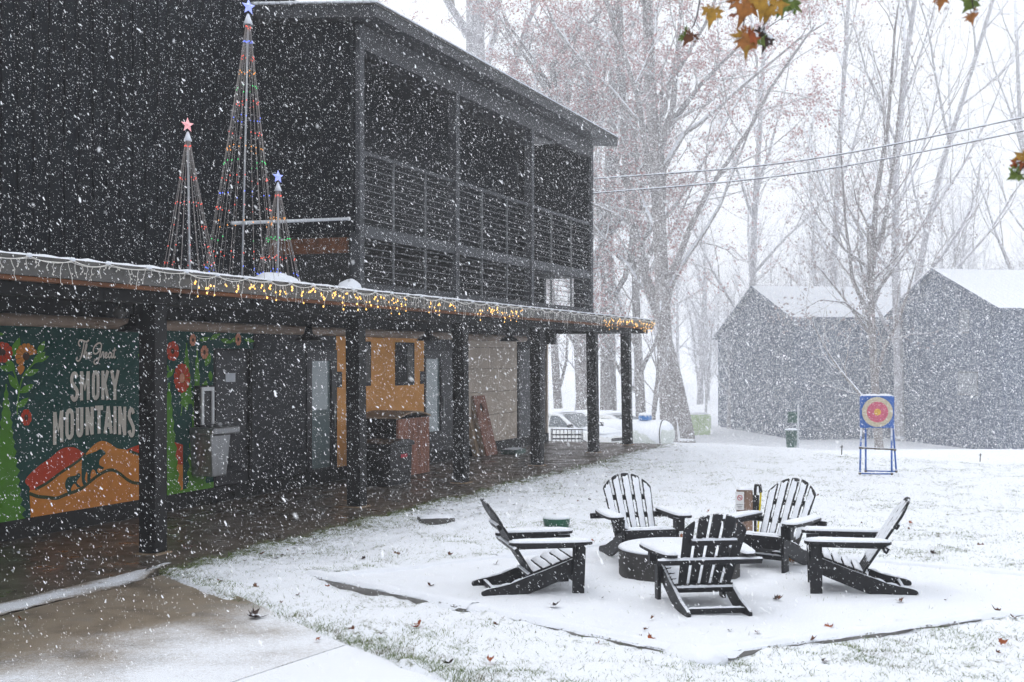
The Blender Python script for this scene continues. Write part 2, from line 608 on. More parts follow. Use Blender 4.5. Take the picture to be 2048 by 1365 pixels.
bare = -.10 * sstep(0, .25, pin_) + .07 * sstep(1.9, .8, n_) * (s_ < 18) * (s_ > -3) + .10 * sstep(1.15, .75, n_) * (s_ < 18) * (s_ > -2) - .02 * sstep(24, 38, GY) + .012
bare = bare + .05 * sstep(.5, .0, -walk_side(GX, GY)) * (GY < 12) - .02
att_ = ground.data.attributes.new('bare', 'FLOAT', 'POINT')
att_.data.foreach_set('value', bare.ravel().astype(np.float32))

# porch floor and walk -------------------------------------------------
t = NT('wet_brown_concrete')
vec = t.coord('Object')
base = t.ramp(t.noise(vec, 1.4, 6), [(0.3, (0.062, 0.050, 0.040)), (0.6, (0.11, 0.09, 0.072)), (0.8, (0.15, 0.125, 0.10))])
stain = t.ramp(t.noise(t.coord('Object', (0.35, 1, 1)), 3.2, 5), [(0.55, (0, 0, 0)), (0.75, (1, 1, 1))])
t.col(t.mix(t.math('MULTIPLY', stain, .6), base, (0.042, 0.033, 0.026)))
t.rough(t.ramp(t.noise(vec, 2.3, 4), [(0.35, (.22,) * 3), (0.7, (.6,) * 3)]))
t.bump(t.noise(vec, 120, 4), 0.15, 0.003)
M['porch_floor'] = t.m
lodge_frame = (OX, OY, 0)
mb = MB()
lbox(mb, -9, 17.9, -2.3, 0.80, -0.22, 0.012)
pf = mb.build('porch_floor', M['porch_floor'])
pf.location = lodge_frame
pf.rotation_euler = (0, 0, LROT)
tag(pf, 'wet brown concrete floor under the porch roof', None, kind='structure')

t = NT('walk_concrete_snow_dusted')
vec = t.coord('Object')
conc = t.ramp(t.noise(vec, 2.2, 6), [(0.32, (0.115, 0.095, 0.073)), (0.52, (0.245, 0.20, 0.15)), (0.72, (0.19, 0.172, 0.15))])
att = t.n('ShaderNodeAttribute', attribute_name='cover')
d1 = t.noise(t.coord('Object', (1, 2.2, 1)), 26, 5, 0.75)
d2 = t.noise(vec, 90, 3, 0.7)
d0 = t.noise(vec, 1.7, 4)
amt = t.math('ADD', t.math('ADD', t.math('MULTIPLY', t.math('SUBTRACT', d1, .5), .55), t.math('MULTIPLY', t.math('SUBTRACT', d2, .5), .75)), t.math('ADD', t.math('MULTIPLY', d0, .5), att.outputs['Fac']))
amt = t.math('ADD', amt, .22)
cov = t.ramp(amt, [(0.50, (0, 0, 0)), (0.86, (1, 1, 1))])
t.col(t.mix(cov, conc, (0.74, 0.77, 0.825)))
t.rough(t.ramp(cov, [(0.0, (.42,) * 3), (0.6, (.85,) * 3)]))
t.bump(t.math('ADD', t.math('MULTIPLY', cov, .5), t.noise(vec, 150, 3)), 0.25, 0.006)
M['walk'] = t.m


def walk_slab(poly, z, name, label, cov):
    """one poured bay of the walk, top meshed finely enough to carry its snow cover"""
    xs = np.arange(-8, 1.6, .1)
    ys = np.arange(2.0, 13.4, .1)
    me_v, me_f = [], []
    mb = MB()
    n = len(poly)
    mb.prism(poly, lambda a, b, d: (a, b, d), z - .14, z)
    o = mb.build(name, M['walk'])
    import bmesh
    bm = bmesh.new()
    bm.from_mesh(o.data)
    top = [f for f in bm.faces if f.normal.z > .9 or f.normal.z < -.9]
    for x in np.arange(-8, 1.4, .18):
        geom = bm.verts[:] + bm.edges[:] + bm.faces[:]
        bmesh.ops.bisect_plane(bm, geom=geom, plane_co=(x, 0, 0), plane_no=(1, 0, 0))
    for y in np.arange(1.0, 13, .18):
        geom = bm.verts[:] + bm.edges[:] + bm.faces[:]
        bmesh.ops.bisect_plane(bm, geom=geom, plane_co=(0, y, 0), plane_no=(0, 1, 0))
    bmesh.ops.recalc_face_normals(bm, faces=bm.faces[:])
    bm.to_mesh(o.data)
    bm.free()
    co = np.array([v.co for v in o.data.vertices])
    a = o.data.attributes.new('cover', 'FLOAT', 'POINT')
    a.data.foreach_set('value', cov(co[:, 0], co[:, 1]).astype(np.float32))
    tag(o, label, None, kind='structure')
    return o


jA = L2W(-9.0, 0.86)
jB = L2W(-0.72, 0.86)
# joint from P2 towards the lower left
jdir = Vector(((470 - 690), 0, 0))
J2 = at(470, 1365, 5120 / (1365 - HZ))
jd = Vector((J2.x - P2[0], J2.y - P2[1]))
jd.normalize()
JF = (P2[0] + jd.x * 7.0, P2[1] + jd.y * 7.0)


def cover_upper(x, y):
    s, n = W2L(x, y)
    d = n - .86                                        # distance out from the drip line
    return .66 * sstep(.75, 2.3, d + (vnoise(x * 1.2, y * 1.2, 9) - .5) * .9 + .30 * (-2.0 - x)) - .30


walk_slab([(jA.x, jA.y), (JF[0] - .4, JF[1]), (JF[0], JF[1]), (P2[0], P2[1]), (jB.x, jB.y)][::-1], 0.010, 'walk_slab', 'brown concrete walk beside the porch, half covered by thin snow', cover_upper)
e = Vector((jd.x, jd.y))
off = Vector((-jd.y, jd.x))
if off.dot(Vector((P3[0] - P2[0], P3[1] - P2[1]))) < 0:
    off = -off
g2 = .014
walk_slab([(P2[0] + off.x * g2, P2[1] + off.y * g2), (JF[0] + off.x * g2, JF[1] + off.y * g2), (JF[0] + 1, JF[1] - 6), (2.2, 2.0), (P3[0] + .9, P3[1] - 1.1), (P3[0] + .02, P3[1])], 0.010, 'walk_slab', 'snow covered lower bay of the concrete walk past the joint', lambda x, y: .52 + .12 * (vnoise(x * 2, y * 2, 3) - .5))

# the strip of snow that gathers outside the drip line
mb = MB()
rg = np.random.default_rng(3)
S = np.arange(-8.5, -0.45, .12)
vs = []
for i, s in enumerate(S):
    w = .36 + .10 * (vnoise(s * 1.3, 0.5, 4) - .5)
    if s > -1.4:
        w *= max(.12, (-.45 - s) / .95)
    for j in range(6):
        f = j / 5
        n = .50 + f * w + rg.uniform(-.035, .035)
        z = .013 + .008 * math.sin(math.pi * f) * (0.8 + .5 * rg.random())
        p = L2W(s, n, z + (.0012 if j in (0, 5) else 0))
        vs.append(p)
fs = [(i * 6 + j, i * 6 + j + 1, i * 6 + j + 7, i * 6 + j + 6) for i in range(len(S) - 1) for j in range(5)]
mb.add(vs, fs)
st = mb.build('snow_strip', M['walk'], smooth=True)
ac = st.data.attributes.new('cover', 'FLOAT', 'POINT')
ac.data.foreach_set('value', np.tile([.02, .22, .34, .34, .24, .0], len(S)).astype(np.float32))
tag(st, 'long strip of snow lying on the concrete along the drip line', 'snow', kind='stuff')

# ------------------------------------------------------------------ the lodge
lodge = empty('lodge_building', (OX, OY, 0), LROT)
tag(lodge, 'black two storey lodge with long porch, balcony and painted ground floor wall', 'building')
WN = -2.05            # ground-floor wall
UN = -2.70            # upper wall
BN = -0.90            # balcony front
EZ = 2.86             # porch roof edge


def su(u, n=WN):
    return onwall(u, HZ, n)[0]


def part(name, mat, boxes, parent=lodge, bevel=0.0, smooth=False, kind=None):
    mb = MB()
    for b in boxes:
        lbox(mb, *b)
    return mb.build(name, M[mat] if isinstance(mat, str) else mat, parent, smooth, bevel, kind)


# bodies behind the visible faces
part('rear_wall', 'siding', [(-9, 18.0, -2.72, -11, -0.1, 7.5)])
part('wall', 'trim_dark', [(-9, 17.6, -2.10, -2.71, -0.1, 2.62)])
part('baseboard', 'black_wood', [(-9, 17.6, -2.10, -2.02, 0.012, 0.22)])

# upper wall: separate tall siding panels with ribs, recessed joints
PW = 0.262
prof = MB()
prof.box(0.034, PW - 0.002, -.022, .018, 2.75, 7.58)
for q in (0.215,):
    prof.prism([(q, -.022), (q + .006, -.036), (q + .03, -.036), (q + .036, -.022)], lambda a, b, d: (a, b, d), 2.752, 7.578)
p0 = prof.build('siding_panel', M['siding'], lodge)
p0.location = (-1.6, -UN, 0)
for i in range(1, 30):
    c = p0.copy()
    COL.objects.link(c)
    c.location = (-1.6 + PW * i, -UN, 0)
    c.parent = lodge
part('wall_section', 'siding', [(-9, -1.6, -2.70, -2.72, 2.7, 7.58)])
part('wall_section', 'siding', [(6.26, 18.0, -2.70, -2.72, 2.7, 7.58)])
part('eave_trim', 'trim_dark', [(-9, 18.2, -2.60, -11.2, 7.60, 7.72)])
mb = MB()
for i in range(40):
    s0 = -9 + i * .68
    mb.cap((s0, 2.58, 7.72), (s0 + .68, 2.58, 7.72), (s0 + .68, 5.5, 7.85), (s0, 5.5, 7.85), .05, 5, 4, .0, seed=i)
mb.build('roof_snow', M['snow'], lodge, True)

# projecting upper block with the balcony
S0, S1 = 6.09, 17.5
RZ0, RZ1 = 7.06, 7.32


def roof_pt(a, b, d):
    return (a, b, d)


rf = MB()


def slab_pts(s0, s1, n0, n1, z0, z1, zt):
    """roof slab: z0 at n0 (front), z1 at n1 (back), thickness zt"""
    mb = MB()
    vs = [(s, -n, z + dz) for s in (s0, s1) for n, z in ((n0, z0), (n1, z1)) for dz in (-zt, 0)]
    mb.add(vs, [(0, 1, 3, 2), (4, 6, 7, 5), (0, 4, 5, 1), (2, 3, 7, 6), (1, 5, 7, 3), (0, 2, 6, 4)])
    return mb


slab_pts(5.88, 18.2, -0.52, -6.0, 7.16, 7.62, .20).build('balcony_roof', M['roof_trim'], lodge)
slab_pts(5.862, 18.215, -0.503, -6.0, 7.168, 7.628, .035).build('drip_edge', M['fascia'], lodge)
mb = MB()
for i in range(26):
    s0 = 5.86 + i * .475
    mb.cap((s0, .50, 7.170), (s0 + .475, .50, 7.170), (s0 + .475, 3.2, 7.40), (s0, 3.2, 7.40), .035, 5, 6, .0, seed=40 + i)
mb.build('roof_snow', M['snow'], lodge, True)
mb = MB()
rg = np.random.default_rng(8)
for i in range(22):
    n0, n1 = .50 + i * .1, .50 + (i + 1) * .1
    z0, z1 = 7.175 + (n0 - .5) * .084, 7.175 + (n1 - .5) * .084
    r_ = .022 + rg.uniform(-.004, .004)
    mb.tube([(5.855, n0 - .01, z0), (5.855, n1 + .01, z1)], r_, 7)
for i in range(60):
    s0 = 5.86 + i * .2058
    mb.tube([(s0 - .01, .492, 7.176), (s0 + .216, .492, 7.176)], .012 + rg.uniform(-.003, .003), 6)
mb.build('edge_snow', M['snow'], lodge, True)
part('header_beam', 'roof_trim', [(S0, S1, BN - .16, BN, 6.60, 6.955)])
# near end wall in narrow panels
for i in range(6):
    n1 = -0.96 - i * .29
    part('end_panel', 'siding', [(S0, S0 + .10, n1 - .282, n1, 3.86, 7.0 + .02 * i)])
    part('end_batten', 'siding', [(S0 - .012, S0, n1 - .03, n1 - .002, 3.86, 6.98)])
part('end_wall', 'siding', [(S0 + .10, S0 + .2, -2.69, BN - .05, 3.86, 6.96)])
part('end_wall', 'siding', [(S1 - .16, S1, -2.69, BN - .05, 3.86, 6.96)])
cols = [S0 + .075, 9.71, 13.48, S1 - .075]
for i, s in enumerate(cols):
    part('balcony_column', 'balcony_paint', [(s - .075, s + .075, BN - .15, BN + .012, 2.90, 6.60 if 0 < i < 3 else 6.94)], bevel=.006)
part('deck_edge', 'balcony_paint', [(a + .075, b - .075, BN - .10, BN - .01, 3.80, 3.98) for a, b in zip(cols[:-1], cols[1:])])
part('balcony_floor', 'black_wood', [(S0 + .21, S1 - .17, -2.69, BN - .11, 3.82, 3.94)])
part('wood_joist', 'brown_wood', [(S0 + .03, S0 + .10, -2.45, -1.12, 3.56, 3.79)])
part('top_rail', 'balcony_paint', [(a + .075, b - .075, BN - .09, BN - .03, 5.04, 5.10) for a, b in zip(cols[:-1], cols[1:])])
part('bottom_rail', 'balcony_paint', [(a + .075, b - .075, BN - .09, BN - .03, 3.04, 3.12) for a, b in zip(cols[:-1], cols[1:])])
for a, b in zip(cols[:-1], cols[1:]):
    for f in (1 / 3, 2 / 3):
        s = a + (b - a) * f
        part('baluster', 'cable_rail', [(s - .018, s + .018, BN - .08, BN - .05, 3.12, 3.80)])
        part('baluster', 'cable_rail', [(s - .018, s + .018, BN - .08, BN - .05, 3.98, 5.04)])
for zz in list(np.arange(4.09, 5.02, .107)) + list(np.arange(3.22, 3.78, .107)):
    mb = MB()
    mb.tube([(S0 + .15, -BN + .062, zz), (S1 - .15, -BN + .062, zz)], .0065, 5)
    mb.build('rail_cable', M['cable_rail'], lodge)
part('screen_post', 'trim_dark', [(S1 - .14, S1, BN - .42, BN - .16, 2.90, 3.84)])
part('screen_post', 'trim_dark', [(S1 - .14, S1, -2.69, -2.05, 2.90, 3.84)])
part('under_deck_wall', 'black_wood', [(S0, 13.2, -2.69, -2.60, 2.9, 3.80)])

# porch roof, fascia, beam, soffit
PE = 17.42
slab_pts(-9, PE, 0.55, -2.7, 2.80, 2.90, .09).build('porch_roof', M['trim_dark'], lodge)
part('soffit', 'black_wood', [(-9, PE - .02, -2.69, 0.42, 2.662, 2.70)])
part('fascia', 'fascia', [(-9, PE, 0.55, 0.575, 2.672, 2.832)])
part('fascia_board', 'brown_wood', [(-9, PE - .01, 0.44, 0.548, 2.632, 2.668)])
part('gutter_lip', 'fascia', [(-9, PE, 0.577, 0.60, 2.805, 2.835)])
part('front_beam', 'black_wood', [(-9, PE - .06, -0.10, 0.10, 2.54, 2.660)], bevel=.008)
part('wall_plate', 'black_wood', [(-9, 17.6, -2.10, -1.97, 2.48, 2.66)])
part('end_rafter', 'black_wood', [(PE - .10, PE - .02, -2.0, 0.43, 2.54, 2.66)])
part('end_beam', 'black_wood', [(17.2, 17.38, -2.09, -1.75, 2.30, 2.60)])
mb = MB()
for i in range(48):
    s0 = -9 + i * (PE + 9) / 48
    s1 = s0 + (PE + 9) / 48
    mb.cap((s0, -.585, 2.836), (s1, -.585, 2.836), (s1, .6, 2.845), (s0, .6, 2.845), .045, 7, 6, .0, rough=.22, seed=90 + i)
mb.build('roof_edge_snow', M['snow'], lodge, True)
rg = np.random.default_rng(12)
for u_, v_, w_ in ((546, 545, .25), (574, 551, .15), (700, 559, .17)):
    sm_, zm_ = onwall(u_, v_, -.35)
    mb = MB()
    mb.ball((sm_, .35, 2.86), 1, 18, 12, (w_ * 1.5, w_, max(.05, zm_ - 2.86)))
    mb.v = [(x + rg.normal(0, .012), y + rg.normal(0, .012), z + .03 * (float(vnoise(x * 9, y * 9, 2)) - .5)) for x, y, z in mb.v]
    mb.build('snow_mound', M['snow'], lodge, True)

# porch posts (slightly out of plumb towards the far end, as built)
post_s = [0, 4.30, 7.77, 11.26, 14.60, 17.10]
lean = [0.0, 0.02, 0.02, 0.02, 0.055, 0.07]
for s, le in zip(post_s, lean):
    mb = MB()
    w = .10
    vs = [(s + le * 2.2 * (1 - k) + a, b, z) for k, z in ((0, .03), (1, 2.54)) for a, b in ((-w, -w), (w, -w), (w, w), (-w, w))]
    mb.add(vs, [(3, 2, 1, 0), (4, 5, 6, 7), (0, 1, 5, 4), (1, 2, 6, 5), (2, 3, 7, 6), (3, 0, 4, 7)])
    p = mb.build('porch_post', M['black_wood'], lodge, bevel=.008)
    mb = MB()
    x = s + le * 2.2
    mb.box(x - .135, x + .135, -.135, .135, .012, .028)
    mb.build('base_plate', M['raw_board'], p)
pf2 = part('post_bracket', 'steel', [(17.22, 17.28, 0.02, .10, .60, 1.75)])

# tan pipe along the wall top
mb = MB()
mb.tube([(-9, -WN - .13, 2.405), (su(1038), -WN - .13, 2.405)], .068, 14)
mb.build('wall_pipe', M['tan_pipe'], lodge, True)
for i in range(9):
    s = -3.0 + i * 2.35
    if s < 15.6:
        part('pipe_strap', 'trim_dark', [(s - .02, s + .02, WN + .0, WN + .21, 2.33, 2.335)])

# ground-floor bays ---------------------------------------------------
ZT = 2.36
MUR_R = su(427)
mural = part('mural_wall', 'm_green', [(-9, MUR_R, -2.09, WN, 0.222, ZT), (MUR_R, su(506), -2.09, WN, 2.12, ZT)])
# black door with a notice
d0, d1 = su(431), su(499)
door = part('door', 'door_black', [(d0, d1, -2.09, WN - .03, 0.222, 2.09)])
part('door_frame', 'black_wood', [(d0 - .05, d0 - .004, -2.09, WN + .012, 0.013, 2.115), (d1 + .004, d1 + .06, -2.09, WN + .012, 0.013, 2.115), (d0 - .004, d1 + .004, -2.09, WN + .012, 2.092, 2.118)], parent=lodge)
part('kick_plate', 'door_black', [(d0, d1, -2.08, WN - .02, .23, .42)], parent=door)
a, b = onwall(454, 747, WN), onwall(473, 764, WN)
ns = part('notice_plate', 'grey_pole', [(a[0], b[0], WN - .03, WN - .018, b[1], a[1])], parent=door)
a, b = onwall(434, 846, WN), onwall(441, 884, WN)
part('door_handle', 'steel', [(a[0], b[0], WN - .03, WN + .02, b[1], a[1])], parent=door)
# dark wall bay
part('wall_panel', 'trim_dark', [(d1 + .065, su(611), -2.09, WN + .004, .222, 2.115)])
part('wall_panel', 'trim_dark', [(su(507), su(672) - .004, -2.09, WN + .004, 2.125, ZT)])


def glass_door(u0, u1, g0, g1, vt, vb, label):
    s0, s1 = su(u0), su(u1)
    mb = MB()
    gs0, gs1 = su(g0), su(g1)
    gt, gb = onwall(g0, vt, WN)[1], onwall(g1, vb, WN)[1]
    lbox(mb, s0, gs0, -2.09, WN + .02, .03, 2.12)
    lbox(mb, gs1, s1, -2.09, WN + .02, .03, 2.12)
    lbox(mb, gs0, gs1, -2.09, WN + .02, .03, gb)
    lbox(mb, gs0, gs1, -2.09, WN + .02, gt, 2.12)
    d = mb.build('glazed_door', M['door_black'], lodge)
    d['label'] = label
    part('glass_pane', M['door_glass'], [(gs0 + .002, gs1 - .002, WN - .03, WN - .022, gb + .002, gt - .002)], parent=d)
    part('pull_handle', 'steel', [(gs1 + .05, gs1 + .075, WN + .03, WN + .05, .85, 1.25), (gs1 + .05, gs1 + .075, WN + .02, WN + .031, .86, .88), (gs1 + .05, gs1 + .075, WN + .02, WN + .031, 1.22, 1.24)], parent=d)
    return d


t = NT('door_glass')
t.col((0.17, 0.22, 0.225))
t.rough(0.06)
t.b.inputs['Specular IOR Level'].default_value = 0.9
M['door_glass'] = t.m
glass_door(612, 672, 622, 662, 722, 934, 'dark door with a tall narrow glass pane')
# orange bay
o0, o1 = su(672.5), su(848)
part('orange_wall', 'orange_wall', [(o0, o1, -2.09, WN, .222, ZT)])
for (u0, u1, v0, v1, nm) in ((712, 739, 683, 772, 'shutter'), (790, 826, 685, 770, 'shutter')):
    (a0, z1), (a1, z0) = onwall(u0, v0, WN), onwall(u1, v1, WN)
    sh = part(nm, 'trim_dark', [(a0, a1, WN + .001, WN + .03, z0, z1)])
    w = a1 - a0
    part('louvre_panel', 'black_wood', [(a0 + w * .12, a0 + w * .44, WN + .03, WN + .045, z0 + .06, z1 - .06)], parent=sh)
    part('louvre_panel', 'grey_pole' if False else 'fascia', [(a0 + w * .56, a0 + w * .88, WN + .03, WN + .045, z0 + .06, z1 - .06)], parent=sh)
for (u0, u1, v0, v1) in ((674, 683, 744, 775), (840, 847, 743, 768)):
    (a0, z1), (a1, z0) = onwall(u0, v0, WN), onwall(u1, v1, WN)
    sg = part('wall_sign', 'trim_dark', [(a0, a1, WN + .001, WN + .012, z0, z1)])
    part('sign_print', 'sign_grey', [(a0 + .03, a1 - .03, WN + .0125, WN + .014, (z0 + z1) / 2 - .05, (z0 + z1) / 2 + .06)], parent=sg)
# second glazed door
glass_door(848.5, 930, 851, 881, 718, 862, 'dark door with a glass pane above a solid lower panel')
part('wall_panel', 'trim_dark', [(su(848.5), su(930), -2.09, WN + .003, 2.125, ZT)])
# warm grey panels with open joints
g0, g1 = su(930.5), su(1034)
zs = [.222, .80, 1.28, 1.76, 2.20, 2.46]
sx = [g0, g0 + (g1 - g0) * .45, g1]
for i in range(5):
    cut = [g0, g1] if i in (1, 4) else [g0, g0 + (g1 - g0) * (.45 if i % 2 else .62), g1]
    for a, b in zip(cut[:-1], cut[1:]):
        part('facing_panel', 'tan_panel', [(a + .004, b - .004, -2.09, WN, zs[i] + .004, zs[i + 1] - .004)])
# last dark door and the building's corner
dd = part('door', 'door_black', [(su(1036) + .05, su(1092), -2.09, WN - .02, .03, 2.15)])
part('door_frame', 'black_wood', [(su(1034) + .003, su(1036) + .046, -2.09, WN + .02, .013, 2.47), (su(1036) + .05, su(1092), -2.09, WN + .02, 2.16, 2.47)])
part('corner_trim', 'tan_panel', [(17.54, 17.62, -2.62, WN + .01, .03, 2.45)])
# twin floodlight under the soffit
fl = MB()
fl.ball((onwall(237, 608, -1.2)[0], 1.2, 2.50), .07, 10, 8)
fl.ball((onwall(246, 606, -1.2)[0], 1.2, 2.51), .05, 10, 8)
fl.tube([(onwall(240, 600, -1.2)[0], 1.2, 2.50), (onwall(240, 600, -1.2)[0], 1.2, 2.63)], .02, 8)
fl.build('flood_light', M['fascia'], lodge, True)

# ------------------------------------------------------------------ the mural, painted piece by piece on its wall
def z2(x, y):
    return x * 300 / 1517, 630 + y * 270 / 1365


def z5(x, y):
    return x * 480 / 2048, 780 + y * 320 / 1365


def z4(x, y):
    return x * 480 / 2048, 480 + y * 320 / 1365


LAY = [0]


def wp(u, v, d):
    s, z = onwall(u, v, WN)
    return (s, -(WN + d), z)


def painted(name, mat, poly, zf, d):
    LAY[0] += 1
    mb = MB()
    pts = [wp(*zf(x, y), d + LAY[0] * 1e-5) for x, y in poly]
    mb.add(pts, [tuple(range(len(pts)))])
    return mb.build(name, M[mat], mural)


def smooth(pts, k=4, closed=False):
    out = []
    n = len(pts)
    rng_ = range(n if closed else n - 1)
    for i in rng_:
        g = lambda j: pts[j % n] if closed else pts[min(max(j, 0), n - 1)]
        p0, p1, p2, p3 = g(i - 1), g(i), g(i + 1), g(i + 2)
        for q in range(k):
            t_ = q / k
            out.append(tuple(.5 * ((2 * p1[c]) + (-p0[c] + p2[c]) * t_ + (2 * p0[c] - 5 * p1[c] + 4 * p2[c] - p3[c]) * t_ ** 2 + (-p0[c] + 3 * p1[c] - 3 * p2[c] + p3[c]) * t_ ** 3) for c in (0, 1)))
    if not closed:
        out.append(pts[-1])
    return out


def ribbon(mb, pts, w, zf, d, ends=True):
    """flat brush stroke of width w (wall metres) along pts"""
    P = []
    for x, y in pts:
        a = wp(*zf(x, y), d)
        if not P or (a[0] - P[-1][0]) ** 2 + (a[2] - P[-1][1]) ** 2 > 1e-8:
            P.append((a[0], a[2]))
    L_, R_ = [], []
    n = len(P)
    for i in range(n):
        tx, ty = P[min(i + 1, n - 1)][0] - P[max(i - 1, 0)][0], P[min(i + 1, n - 1)][1] - P[max(i - 1, 0)][1]
        ln = math.hypot(tx, ty) or 1
        nx, ny = -ty / ln * w / 2, tx / ln * w / 2
        L_.append((P[i][0] + nx, -(WN + d), P[i][1] + ny))
        R_.append((P[i][0] - nx, -(WN + d), P[i][1] - ny))
    vs = L_ + R_
    mb.add(vs, [(i, i + 1, n + i + 1, n + i) for i in range(n - 1)])


def strokes(name, mat, lines, w, zf, d):
    LAY[0] += 1
    mb = MB()
    for i, ln in enumerate(lines):
        ribbon(mb, ln, w, zf, d + LAY[0] * 1e-5 + i * 2.5e-4)
    return mb.build(name, M[mat], mural)


# hills
painted('painted_hill', 'm_red', smooth([(215, 790), (235, 740), (330, 650), (430, 580), (500, 520), (570, 490), (640, 495), (690, 525), (730, 560), (700, 640), (500, 760), (330, 850), (265, 865), (250, 830)], 4, True), z5, .0010)
painted('painted_hill', 'm_red', [(1060, 520), (1130, 490), (1240, 450), (1400, 420), (1560, 470), (1560, 640), (1240, 580), (1100, 560)], z5, .0012)
painted('painted_hill', 'm_orange', smooth([(250, 860), (330, 840), (430, 780), (560, 690), (680, 600), (770, 500), (830, 450), (885, 437), (940, 460), (1000, 500), (1070, 510), (1160, 540), (1240, 575), (1400, 620), (1560, 640)], 4) + [(1560, 1060), (1400, 1085), (1240, 1100), (270, 1225), (262, 1100)], z5, .0014)
strokes('painted_line', 'm_line', [smooth([(300, 850), (400, 795), (520, 705), (620, 640), (700, 580), (730, 545)], 5)], .035, z5, .0022)
strokes('painted_line', 'm_line', [smooth([(250, 885), (320, 910), (400, 918), (480, 925), (560, 895), (680, 850), (760, 790), (830, 735), (900, 695), (960, 685), (1020, 715), (1090, 770), (1150, 795), (1240, 798)], 5)], .040, z5, .0024)
strokes('painted_line', 'm_line', [smooth([(1100, 520), (1150, 540), (1240, 570)], 4)], .035, z5, .0026)
painted('painted_bear', 'm_dark', smooth([(695, 650), (700, 600), (730, 560), (775, 540), (820, 525), (845, 508), (868, 510), (895, 530), (900, 548), (880, 562), (862, 580), (848, 600), (846, 640), (885, 662), (872, 680), (838, 668), (828, 695), (845, 716), (822, 722), (808, 690), (788, 680), (772, 720), (770, 770), (742, 782), (745, 722), (735, 700), (722, 760), (735, 796), (706, 812), (694, 740)], 2, True), z5, .0030)
painted('painted_bear', 'm_dark', smooth([(555, 790), (575, 748), (618, 736), (648, 730), (663, 710), (685, 720), (680, 745), (660, 770), (654, 798), (690, 828), (660, 832), (638, 802), (620, 812), (602, 850), (612, 872), (580, 886), (565, 850), (555, 830)], 2, True), z5, .0032)


# left painted evergreen (rough edged cone) and the ones right of the post
def evergreen(cx, top, bot, half0, half1, zf, nteeth, seed, d):
    rg = random.Random(seed)
    L_, R_ = [], []
    for i in range(nteeth + 1):
        f = i / nteeth
        y = top + (bot - top) * f
        w = half0 + (half1 - half0) * f
        L_.append((cx - w * (1 + rg.uniform(-.02, .10)), y))
        R_.append((cx + w * (1 + rg.uniform(-.02, .10)), y))
        if i < nteeth:
            y2 = y + (bot - top) / nteeth * .55
            L_.append((cx - w * .84, y2))
            R_.append((cx + w * .84, y2))
    return painted('painted_tree', 'm_tree', L_ + R_[::-1], zf, d)


evergreen(60, 700, 2160, 8, 210, z2, 15, 5, .0036)
evergreen(-150, 900, 2180, 30, 260, z2, 14, 8, .0038)
evergreen(1680, 920, 2700, 6, 135, z4, 15, 11, .0036)
evergreen(1440, 1220, 2780, 10, 165, z4, 14, 14, .0038)
evergreen(1590, 880, 1400, 5, 60, z4, 7, 17, .0040)
painted('painted_ground', 'm_leaf', [(1240, 2240), (1560, 2130), (1830, 2060), (1830, 2190), (1240, 2300)], z4, .0042)
painted('painted_ground', 'm_leaf', [(-700, 2200), (275, 2110), (262, 2400), (-700, 2600)], z2, .0034)


def leaf(cx, cy, ln, ang, zf, d=.0046, w=.42):
    c, s = math.cos(ang), math.sin(ang)
    pts = []
    for f, h in ((0, 0), (.18, .62), (.42, 1), (.7, .72), (1, 0), (.7, -.72), (.42, -1), (.18, -.62)):
        x, y = f * ln, h * ln * w * .5
        pts.append((cx + x * c - y * s, cy + x * s + y * c))
    return painted('painted_leaf', 'm_leaf', smooth(pts, 3, True), zf, d)


def stem(pts, zf, w=.022):
    return strokes('painted_stem', 'm_leaf', [smooth(pts, 5)], w, zf, .0044)


stem([(170, 1010), (175, 900), (190, 780), (210, 680), (250, 590), (300, 530), (360, 470), (420, 420)], z2)
stem([(190, 780), (165, 660), (130, 560), (80, 500)], z2)
for a in ((175, 940, 150, -.75), (195, 790, 165, -.55), (185, 760, 190, -2.15), (240, 610, 160, -.35), (330, 490, 170, -.75), (380, 400, 150, -1.1), (350, 470, 150, -.35), (150, 560, 170, -2.3), (130, 420, 200, -1.25), (130, 560, 150, -2.9)):
    leaf(*a, z2)


def flower(cx, cy, rx, ry, npet, mat, zf, a0=0, a1=2 * math.pi, centre='m_brown', inner=.34):
    for i in range(npet):
        b0 = a0 + (a1 - a0) * i / npet
        b1 = a0 + (a1 - a0) * (i + .9) / npet
        pts = []
        for f in (0, .25, .5, .75, 1):
            a = b0 + (b1 - b0) * f
            k = 1 + .07 * math.sin(math.pi * f)
            pts.append((cx + rx * k * math.cos(a), cy + ry * k * math.sin(a)))
        for f in (1, .5, 0):
            a = b0 + (b1 - b0) * f
            pts.append((cx + rx * inner * math.cos(a), cy + ry * inner * math.sin(a)))
        painted('painted_petal', mat, pts, zf, .0052)
    painted('painted_centre', centre, [(cx + rx * inner * .95 * math.cos(q * math.pi / 6), cy + ry * inner * .95 * math.sin(q * math.pi / 6)) for q in range(12)], zf, .0054)


